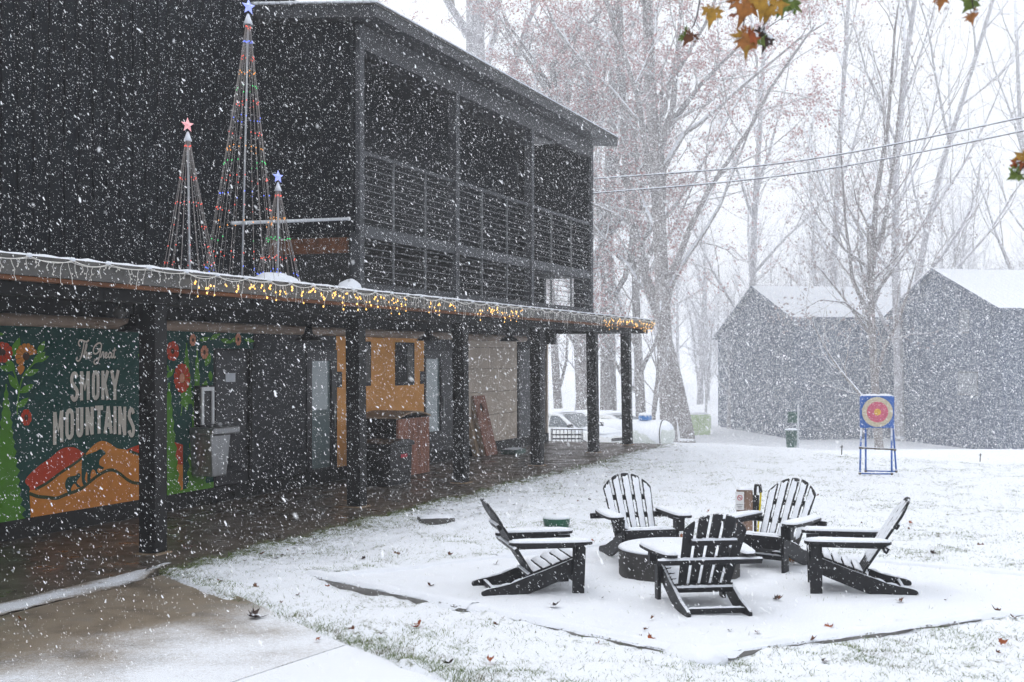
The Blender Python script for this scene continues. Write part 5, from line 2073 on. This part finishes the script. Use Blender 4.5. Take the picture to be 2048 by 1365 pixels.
tree('forest_tree', 'slim trunk leaning beside the lodge corner, behind the cars', [(1120, 872, 64), (1112, 750, 64), (1104, 600, 64), (1090, 380, 64), (1070, 150, 64)], .27, .10, SPEC_SLIM, 29, leaves=6000, leafmat='leaf_grey')
tree('forest_tree', 'dark slim trunk left of the second last porch post', [(1166, 874, 66), (1160, 760, 66), (1150, 600, 66), (1138, 380, 66), (1130, 150, 66)], .33, .12, SPEC_SLIM, 31, leaves=7000, leafmat='leaf_grey')
tree('forest_tree', 'slim trunk rising directly behind the blue tank dome', [(1283, 872, 57), (1279, 760, 57), (1272, 620, 57), (1268, 420, 57), (1262, 200, 57)], .28, .10, SPEC_SLIM, 37, leaves=12000, leafmat='leaf_oak')
tree('forest_tree', 'thin twin stemmed sapling beside the massive oak foot', [(1309, 876, 50), (1307, 820, 50), (1314, 760, 50), (1318, 690, 50), (1322, 600, 50)], .10, .03, SPEC_SLIM, 41)
tree('bare_tree', 'bare many stemmed tree standing in front of the left cabin', [(1758, 893, 42), (1752, 800, 42), (1746, 700, 42), (1742, 600, 42), (1741, 520, 42), (1738, 430, 42)], .16, .09, SPEC_SLIM, 43, leaves=1800, leafmat='leaf_grey', L_=9,
     extra=(([(1741, 530, 42), (1765, 470, 42), (1785, 340, 42), (1800, 200, 42), (1812, 20, 42)], .10), ([(1742, 640, 42), (1705, 560, 42), (1690, 440, 42), (1682, 300, 42), (1672, 150, 42)], .085), ([(1743, 560, 42), (1752, 400, 42), (1776, 250, 42), (1790, 60, 42), (1808, -80, 42)], .11), ([(1744, 650, 42), (1690, 605, 41.5), (1640, 600, 41), (1570, 640, 40.5)], .05), ([(1742, 540, 42), (1690, 500, 41), (1640, 440, 41), (1590, 340, 41)], .06), ([(1742, 600, 42), (1800, 520, 42), (1850, 440, 42), (1900, 330, 42)], .06)))
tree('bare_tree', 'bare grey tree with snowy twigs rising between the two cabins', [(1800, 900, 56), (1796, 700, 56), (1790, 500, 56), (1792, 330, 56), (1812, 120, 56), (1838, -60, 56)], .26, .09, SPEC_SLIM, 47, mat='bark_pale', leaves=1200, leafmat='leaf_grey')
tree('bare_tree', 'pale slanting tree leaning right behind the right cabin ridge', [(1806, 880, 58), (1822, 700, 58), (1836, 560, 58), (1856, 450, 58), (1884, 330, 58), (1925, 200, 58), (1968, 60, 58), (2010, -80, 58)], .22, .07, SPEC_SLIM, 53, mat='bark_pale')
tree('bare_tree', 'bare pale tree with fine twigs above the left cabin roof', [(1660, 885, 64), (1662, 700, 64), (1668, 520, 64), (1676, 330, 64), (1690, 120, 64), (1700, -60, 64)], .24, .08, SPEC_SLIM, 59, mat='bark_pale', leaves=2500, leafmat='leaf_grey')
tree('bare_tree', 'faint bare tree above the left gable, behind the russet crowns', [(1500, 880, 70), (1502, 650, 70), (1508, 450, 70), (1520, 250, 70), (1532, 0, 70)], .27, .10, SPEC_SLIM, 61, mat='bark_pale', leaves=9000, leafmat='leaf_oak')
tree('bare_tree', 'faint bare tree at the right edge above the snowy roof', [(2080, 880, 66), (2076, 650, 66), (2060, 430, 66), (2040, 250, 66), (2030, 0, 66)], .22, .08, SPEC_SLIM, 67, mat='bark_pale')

# far wood, fading into the snowfall: one mass
g = TreeGeo(101)
rgf = np.random.default_rng(5)
for i in range(30):
    Y = rgf.uniform(110, 180)
    u = rgf.uniform(850, 2350)
    x = (u - CU) / FPX * Y
    z = gz(x, Y)
    hgt = rgf.uniform(15, 24)
    base = np.array([x, Y, z - .3])
    lean_ = rgf.normal(0, .05, 2)
    pts = [base + np.array([lean_[0] * hgt * f, lean_[1] * hgt * f, hgt * f]) for f in np.linspace(0, 1, 7)]
    g.limb(pts, rgf.uniform(.16, .36), .04, 0, SPEC_FAR, hgt)
for i in range(85):
    Y = rgf.uniform(98, 150)
    u = rgf.uniform(1400, 2350)
    x = (u - CU) / FPX * Y
    base = np.array([x, Y, gz(x, Y) - .3])
    hgt = rgf.uniform(8, 17)
    lean_ = rgf.normal(0, .06, 2)
    pts = [base + np.array([lean_[0] * hgt * f, lean_[1] * hgt * f, hgt * f]) for f in np.linspace(0, 1, 6)]
    g.limb(pts, rgf.uniform(.10, .20), .03, 0, SPEC_FAR, hgt)
g.trunk.v.extend([])
off = len(g.trunk.v)
g.trunk.v.extend(g.br.v)
g.trunk.f.extend([tuple(q + off for q in f) for f in g.br.f])
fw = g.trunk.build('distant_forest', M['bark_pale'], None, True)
tag(fw, 'far wood of bare grey trees fading into the falling snow', 'forest', kind='stuff')


# ------------------------------------------------------------------ maple leaves hanging into the picture
LEAF_OUT = [(0, -.02), (.06, .10), (.30, -.06), (.26, .10), (.52, .16), (.36, .27), (.46, .48), (.26, .44), (.20, .56), (.12, .60), (0, 1.0), (-.12, .60), (-.20, .56), (-.26, .44), (-.46, .48), (-.36, .27), (-.52, .16), (-.26, .10), (-.30, -.06), (-.06, .10)]


def leaf_shape(size, seed, curl=.25):
    rg = random.Random(seed)
    mb = MB()
    out = [(a * (1 + rg.uniform(-.12, .12)), b * (1 + rg.uniform(-.1, .1))) for a, b in LEAF_OUT]
    c = (0, .32)
    vs = [(0, .32 * size, 0)]
    n = len(out)
    for f in (.55, 1.0):
        for a, b in out:
            x, y = c[0] + (a - c[0]) * f, c[1] + (b - c[1]) * f
            rr = math.hypot(x, y - .32)
            z = curl * rr * rr + rg.uniform(-.05, .05) * f + curl * .6 * abs(x)
            vs.append((x * size, y * size, z * size))
    fs = [(0, 1 + i, 1 + (i + 1) % n) for i in range(n)]
    fs += [(1 + i, 1 + n + i, 1 + n + (i + 1) % n, 1 + (i + 1) % n) for i in range(n)]
    mb.add(vs, fs)
    return mb


def hang_leaf(parent, base, u, v, Y, size, roll, pitch, mat, seed, snow=.4):
    mb = leaf_shape(size * 1.5, seed, .35)
    size = size * 1.5
    o = mb.build('leaf', M[mat], parent, True)
    p = at(u, v, Y) - base
    o.location = p
    o.rotation_euler = (R(90 + pitch), R(0), 0)
    o.rotation_mode = 'QUATERNION'
    o.rotation_quaternion = (Matrix.Rotation(R(roll - 180), 4, 'Y') @ Matrix.Rotation(R(-90 + pitch), 4, 'X')).to_quaternion()
    if snow:
        rg = random.Random(seed + 5)
        mb2 = MB()
        for k in range(3):
            cx, cy = rg.uniform(-.2, .2) * size, rg.uniform(.05, .4) * size
            w = size * rg.uniform(.10, .2)
            mb2.cap((cx - w, cy - w * .6, .03 * size), (cx + w, cy - w * .6, .03 * size), (cx + w, cy + w * .6, .05 * size), (cx - w, cy + w * .6, .05 * size), .035 * size, 5, 5, .3, seed=seed + k)
        mb2.build('snow_patch', M['snow'], o, True)
    return o


def maple(label, u0, Y, twigs, leaves, seed):
    base = at(u0, -420, Y)
    o = empty('maple_branch', tuple(base))
    mb = MB()
    rg = random.Random(seed)
    tops = []
    for tw in twigs:
        pts = [at(u, v, Y + dy) - base for u, v, dy in tw]
        mb.tube(pts, [.0032 * (1 - .6 * i / (len(pts) - 1)) for i in range(len(pts))], 6)
        tops.append(pts[0])
    big = [tops[0] + Vector((-.9, .3, .35)), tops[0] + Vector((-.35, .1, .12))] + tops + [tops[-1] + Vector((.7, -.2, .25))]
    mb.tube(big, [.012] + [.009] * (len(big) - 2) + [.005], 8)
    mb.build('twig', M['twig_near'], o, True)
    for i, lf in enumerate(leaves):
        hang_leaf(o, base, *lf[:3], lf[3], lf[4], lf[5], lf[6], seed * 50 + i)
    tag(o, label, 'branch', 'maple twigs hanging into the picture')
    return o


YM = 3.6
maple('maple twig with gold and brown leaves hanging in the top of the picture', 1480, YM,
      [[(1420, -420, 0), (1412, -150, 0), (1400, 0, 0), (1394, 32, 0), (1388, 50, .01), (1382, 58, .01)],
       [(1480, -420, .05), (1500, -160, .03), (1494, 12, .02), (1488, 40, .02), (1486, 56, .02)],
       [(1540, -420, .1), (1560, -150, .06), (1541, 20, .05), (1536, 40, .04), (1524, 55, .04)],
       [(1600, -420, .1), (1580, -180, .1), (1560, -40, .08)]],
      [(1428, 12, YM, .044, 190, 20, 'lf_gold'), (1368, 64, YM, .036, 120, 55, 'lf_green'), (1386, 64, YM, .036, 215, 25, 'lf_brown'),
       (1472, 26, YM + .03, .030, 150, 78, 'lf_rust'), (1492, 58, YM, .056, 175, 15, 'lf_gold'), (1482, 70, YM - .02, .050, 110, 35, 'lf_orange'), (1500, 72, YM + .02, .046, 190, 20, 'lf_orange'), (1508, 60, YM - .01, .042, 215, 25, 'lf_rust'),
       (1532, 66, YM + .03, .044, 240, 35, 'lf_dark'), (1534, 72, YM, .036, 190, 30, 'lf_dark'), (1524, 74, YM, .028, 150, 30, 'lf_green'), (1500, -6, YM, .060, 200, 10, 'lf_orange'), (1478, -14, YM + .03, .052, 160, 15, 'lf_orange'),
       (1526, -20, YM - .02, .060, 180, 20, 'lf_gold'), (1548, -10, YM, .066, 195, 20, 'lf_gold'), (1575, -14, YM + .02, .056, 200, 25, 'lf_green'), (1592, -4, YM + .04, .052, 235, 30, 'lf_green'), (1566, -24, YM + .03, .060, 175, 20, 'lf_green')], 1)
maple('maple twig whose leaf tips reach the top edge beside the hanging cluster', 1920, YM,
      [[(1860, -420, 0), (1890, -160, 0), (1902, -20, 0)], [(1925, -420, 0), (1940, -160, 0), (1944, 0, 0), (1947, 20, 0)]],
      [(1945, 24, YM, .036, 150, 45, 'lf_orange'), (1950, -4, YM, .040, 215, 30, 'lf_green'), (1884, -10, YM, .034, 180, 25, 'lf_orange')], 2)
maple('maple twig with gold and green leaves at the right edge above the cabin', 2090, YM,
      [[(2100, -420, 0), (2110, 0, 0), (2090, 200, 0), (2066, 300, 0)], [(2066, 300, 0), (2050, 330, 0), (2036, 350, 0)]],
      [(2046, 300, YM, .052, 150, 15, 'lf_gold'), (2034, 338, YM, .042, 120, 50, 'lf_green'), (2044, 322, YM, .040, 190, 40, 'lf_rust'), (2040, 344, YM, .036, 230, 50, 'lf_green')], 3)

# ------------------------------------------------------------------ fallen leaves
def fallen(u, v, size, mat, label, seed, group=None, tilt=15, snowy=True):
    Y = 5120 / (v - HZ)
    x = (u - CU) / FPX * Y
    z = max(gz(x, Y), .014)
    mb = leaf_shape(size, seed, .55)
    o = mb.build('fallen_leaf', M[mat], None, True)
    rg = random.Random(seed)
    o.location = (x, Y, z + .010)
    o.rotation_euler = (R(rg.uniform(-tilt, tilt)), R(rg.uniform(-tilt, tilt)), rg.uniform(0, 6.28))
    tag(o, label, 'leaf', group)
    return o


fallen(495, 1240, .17, 'lf_dark', 'large snow capped leaf lying on the edge of the concrete walk', 1, tilt=10)
fallen(1757, 1192, .12, 'lf_rust', 'curled rust leaf at the skid of the rightmost chair', 2, tilt=55)
fallen(1662, 1259, .085, 'lf_rust', 'upright rust leaf in the snow right of the nearest chair', 3, tilt=60)
fallen(1305, 1284, .07, 'lf_rust', 'small rust leaf in the snow below the nearest chair', 4, tilt=40)
fallen(1578, 1132, .12, 'lf_orange', 'orange brown leaf under the chair behind the fire pit', 5, tilt=45)
fallen(1110, 1220, .11, 'lf_dark', 'dark spread leaf in the snow below the left chair', 6, tilt=18)
fallen(1860, 1120, .10, 'lf_dark', 'dark curled leaf on the lawn beyond the rightmost chair', 7, tilt=35)
fallen(45, 1245, .07, 'lf_orange', 'pale orange leaf on the concrete walk at the left edge', 8, tilt=30)
fallen(380, 1104, .13, 'lf_brown', 'brown leaf on the porch floor beside the nearest post', 9, tilt=25)
fallen(827, 1264, .085, 'lf_rust', 'red brown curled leaf on the lawn below the timber edging', 10, tilt=40)
fallen(437, 1170, .07, 'lf_brown', 'brown leaf standing in the grass beside the walk edge', 11, tilt=60)
fallen(630, 1287, .06, 'lf_rust', 'red brown leaf at the corner of the walk joint', 12, tilt=30)
fallen(765, 1193, .075, 'lf_brown', 'brown leaf caught against the timber edging', 13, tilt=40)
fallen(1546, 1205, .09, 'lf_dark', 'dark wet leaf between the nearest and rightmost chairs', 14, tilt=30)
fallen(1555, 1208, .07, 'lf_brown', 'brown leaf beside the dark wet leaf between the chairs', 15, tilt=30)
rg = random.Random(77)
shared = 'small curled brown leaf half sunk in the snowy lawn'
cnt = 0
while cnt < 64:
    u, v = rg.uniform(420, 2048), 960 + 400 * rg.random() ** 1.3
    Y = 5120 / (v - HZ)
    x = (u - CU) / FPX * Y
    s, n = W2L(x, Y)
    if n < .9 or walk_side(x, Y) > -.05 or math.hypot(x - PIT[0], Y - PIT[1]) < .75:
        continue
    fallen(u, v, rg.uniform(.035, .08), rg.choice(['lf_brown', 'lf_dark', 'lf_rust', 'lf_brown']), shared, 200 + cnt, 'leaves scattered on the lawn', 38)
    cnt += 1

# litter of leaf scraps gathered along the porch edge and on its floor: too small to tell apart
rg = np.random.default_rng(31)
vs, fs = [], []
k = 0
for i in range(1500):
    if i < 950:
        s, n = rg.uniform(-.5, 17), .85 + abs(rg.normal(0, .55))
    elif i < 1250:
        s, n = rg.uniform(3, 12), 1.3 + abs(rg.normal(0, .9))
    else:
        s, n = rg.uniform(-6, 16), rg.uniform(-1.9, .7)
    if 950 > i and vnoise(s * .7, n * 1.5, 8) < .45:
        continue
    p = L2W(s, n)
    z = max(gz(p.x, p.y), .013 if n < .8 else -9) + .008
    a = rg.uniform(0, 6.28)
    sz = rg.uniform(.012, .038)
    d1, d2 = np.array([math.cos(a), math.sin(a), rg.uniform(-.3, .3)]) * sz, np.array([-math.sin(a), math.cos(a), rg.uniform(-.3, .3)]) * sz * .6
    c = np.array([p.x, p.y, z])
    vs += [c - d1, c + d2, c + d1 + [0, 0, .006], c - d2]
    fs.append((k, k + 1, k + 2, k + 3))
    k += 4
ll = np_mesh('leaf_litter', np.array(vs), np.array(fs), M['lf_brown'], kind='stuff')
tag(ll, 'brown leaf scraps gathered along the porch edge', 'leaves', kind='stuff')

# ------------------------------------------------------------------ grass blades poking through the snow
rg = np.random.default_rng(41)
N = 300000
Yg = 7.2 + (26 - 7.2) * rg.random(N) ** 1.5
Xg = (rg.uniform(250, 2150, N) - CU) / FPX * Yg
s_, n_ = W2L(Xg, Yg)
ws = walk_side(Xg, Yg)
pn = pad_in(Xg, Yg)
dens = vnoise(Xg * 1.6, Yg * 1.6, 12) * .6 + vnoise(Xg * 6, Yg * 6, 13) * .4
edge = np.maximum(sstep(1.35, .80, n_), .7 * sstep(-.35, -.02, ws) * (Yg < 12))
keep = (n_ > .70) & (ws < .03) & (rg.random(N) < (.10 + .9 * sstep(.48, .78, dens) + edge)) & ((pn < -.02) | (rg.random(N) < .03))
Xg, Yg, edge = Xg[keep], Yg[keep], edge[keep]
n_b = len(Xg)
Zg = ground_z(Xg, Yg) - .004
a = rg.uniform(0, 6.28, n_b)
h = rg.uniform(.010, .034, n_b) * (1 + edge * .8)
w = rg.uniform(.0016, .0034, n_b)
lx, ly = rg.normal(0, .9, n_b) * h, rg.normal(0, .9, n_b) * h
B = np.stack([Xg, Yg, Zg], 1)
dx = np.stack([np.cos(a) * w, np.sin(a) * w, 0 * w], 1)
tipv = B + np.stack([lx, ly, h], 1)
V = np.stack([B - dx, B + dx, tipv], 1).reshape(-1, 3)
F = np.arange(n_b * 3).reshape(-1, 3)
t = NT('winter_grass')
vec = t.coord('Object')
t.col(t.ramp(t.noise(vec, 3.0, 3), [(0.30, (0.13, 0.11, 0.055)), (0.5, (0.10, 0.15, 0.04)), (0.7, (0.17, 0.20, 0.07))]))
t.rough(0.8)
M['grass'] = t.m
gr = np_mesh('grass', V, F, M['grass'], kind='stuff')
tag(gr, 'thin green and brown grass blades showing through the snow', 'grass', kind='stuff')

# ------------------------------------------------------------------ air: thin mist, and the falling snow itself
t = NT('mist')
t.t.nodes.remove(t.b)
pv = t.n('ShaderNodeVolumePrincipled')
pv.inputs['Color'].default_value = (0.96, 0.97, 1.0, 1)
pv.inputs['Density'].default_value = 0.0018
pv.inputs['Anisotropy'].default_value = 0.2
t.l(pv.outputs[0], t.out.inputs['Volume'])
mb = MB()
mb.box(-320, 330, -90, 420, -6, 46)
hz = mb.build('haze', t.m)
tag(hz, 'thin pale mist over the whole place', 'haze', kind='stuff')

rg = np.random.default_rng(55)


def flakes(y0, y1, dens, rad, grains, zmax):
    """uniform snowfall between two distances, over the view and a margin round it"""
    mg = 1.0 if y0 < 20 else .35
    n = int(dens * .142 * (1 + .28 * mg) * (y1 ** 3 - y0 ** 3))
    Y = (y0 ** 3 + (y1 ** 3 - y0 ** 3) * rg.random(n)) ** (1 / 3)
    u = rg.uniform(-170 * mg, 2048 + 170 * mg, n)
    v = rg.uniform(-110 * mg, 1365 + 55 * mg, n)
    X = (u - CU) / FPX * Y
    Z = CAMH - (v - HZ) / FPX * Y
    s, nn = W2L(X, Y)
    ok = (Z > ground_z(X, Y) + .02) & (Z < zmax)
    under = (s < 17.5) & (nn < .56) & (Z < 2.92)
    block = (s > 5.9) & (s < 18.2) & (nn < -.55) & (Z < 7.5)
    body = (s < 18.1) & (nn < -2.6) & (Z < 7.9)
    drift = under & (nn > -.25) & (Z < 2.4) & (rg.random(n) < .35)
    ok &= ~((under & ~drift) | block | body)
    X, Y, Z = X[ok], Y[ok], Z[ok]
    m = len(X)
    r = rad * rg.lognormal(0, .48, m)
    d = np.stack([rg.normal(.60, .32, m), rg.normal(-.1, .2, m), -np.ones(m)], 1)
    d /= np.linalg.norm(d, axis=1, keepdims=True)
    C = np.stack([X, Y, Z], 1)
    P, Rr = [], []
    for k in range(grains):
        o = (k - (grains - 1) / 2)
        P.append(C + d * (o * 1.25 * r)[:, None] + rg.normal(0, .12, (m, 3)) * r[:, None])
        Rr.append(r * (1 - .16 * abs(o)) * rg.uniform(.8, 1.1, m))
    return np.concatenate(P), np.concatenate(Rr)


PR = [flakes(1.8, 4.6, 40, .0007, 4, 20), flakes(4.6, 14, 230, .00105, 4, 20), flakes(14, 24, 240, .00125, 2, 20), flakes(24, 40, 120, .0025, 1, 20), flakes(40, 64, 38.0, .0047, 1, 24), flakes(64, 100, 8.0, .0105, 1, 34)]
FP = np.concatenate([q[0] for q in PR])
FR = np.concatenate([q[1] for q in PR])
print('flake grains', len(FP), [len(q[0]) for q in PR])
me = bpy.data.meshes.new('falling_snow')
me.vertices.add(len(FP))
me.vertices.foreach_set('co', FP.astype(np.float32).ravel())
at_ = me.attributes.new('rad', 'FLOAT', 'POINT')
at_.data.foreach_set('value', FR.astype(np.float32))
M['flake'] = mat_plain('snowflake', (0.90, 0.91, 0.93), 0.9, 0.0, 1)
fo = link_mesh('falling_snow', me, M['flake'])
tag(fo, 'snowflakes falling thickly and slantwise through the air', 'snowfall', kind='stuff')
ng = bpy.data.node_groups.new('flake_points', 'GeometryNodeTree')
ng.interface.new_socket('Geometry', in_out='INPUT', socket_type='NodeSocketGeometry')
ng.interface.new_socket('Geometry', in_out='OUTPUT', socket_type='NodeSocketGeometry')
gi, go = ng.nodes.new('NodeGroupInput'), ng.nodes.new('NodeGroupOutput')
m2p = ng.nodes.new('GeometryNodeMeshToPoints')
na = ng.nodes.new('GeometryNodeInputNamedAttribute')
na.data_type = 'FLOAT'
na.inputs['Name'].default_value = 'rad'
sm = ng.nodes.new('GeometryNodeSetMaterial')
sm.inputs['Material'].default_value = M['flake']
ng.links.new(gi.outputs[0], m2p.inputs['Mesh'])
ng.links.new(na.outputs['Attribute'], m2p.inputs['Radius'])
ng.links.new(m2p.outputs[0], sm.inputs['Geometry'])
ng.links.new(sm.outputs[0], go.inputs[0])
md = fo.modifiers.new('points', 'NODES')
md.node_group = ng
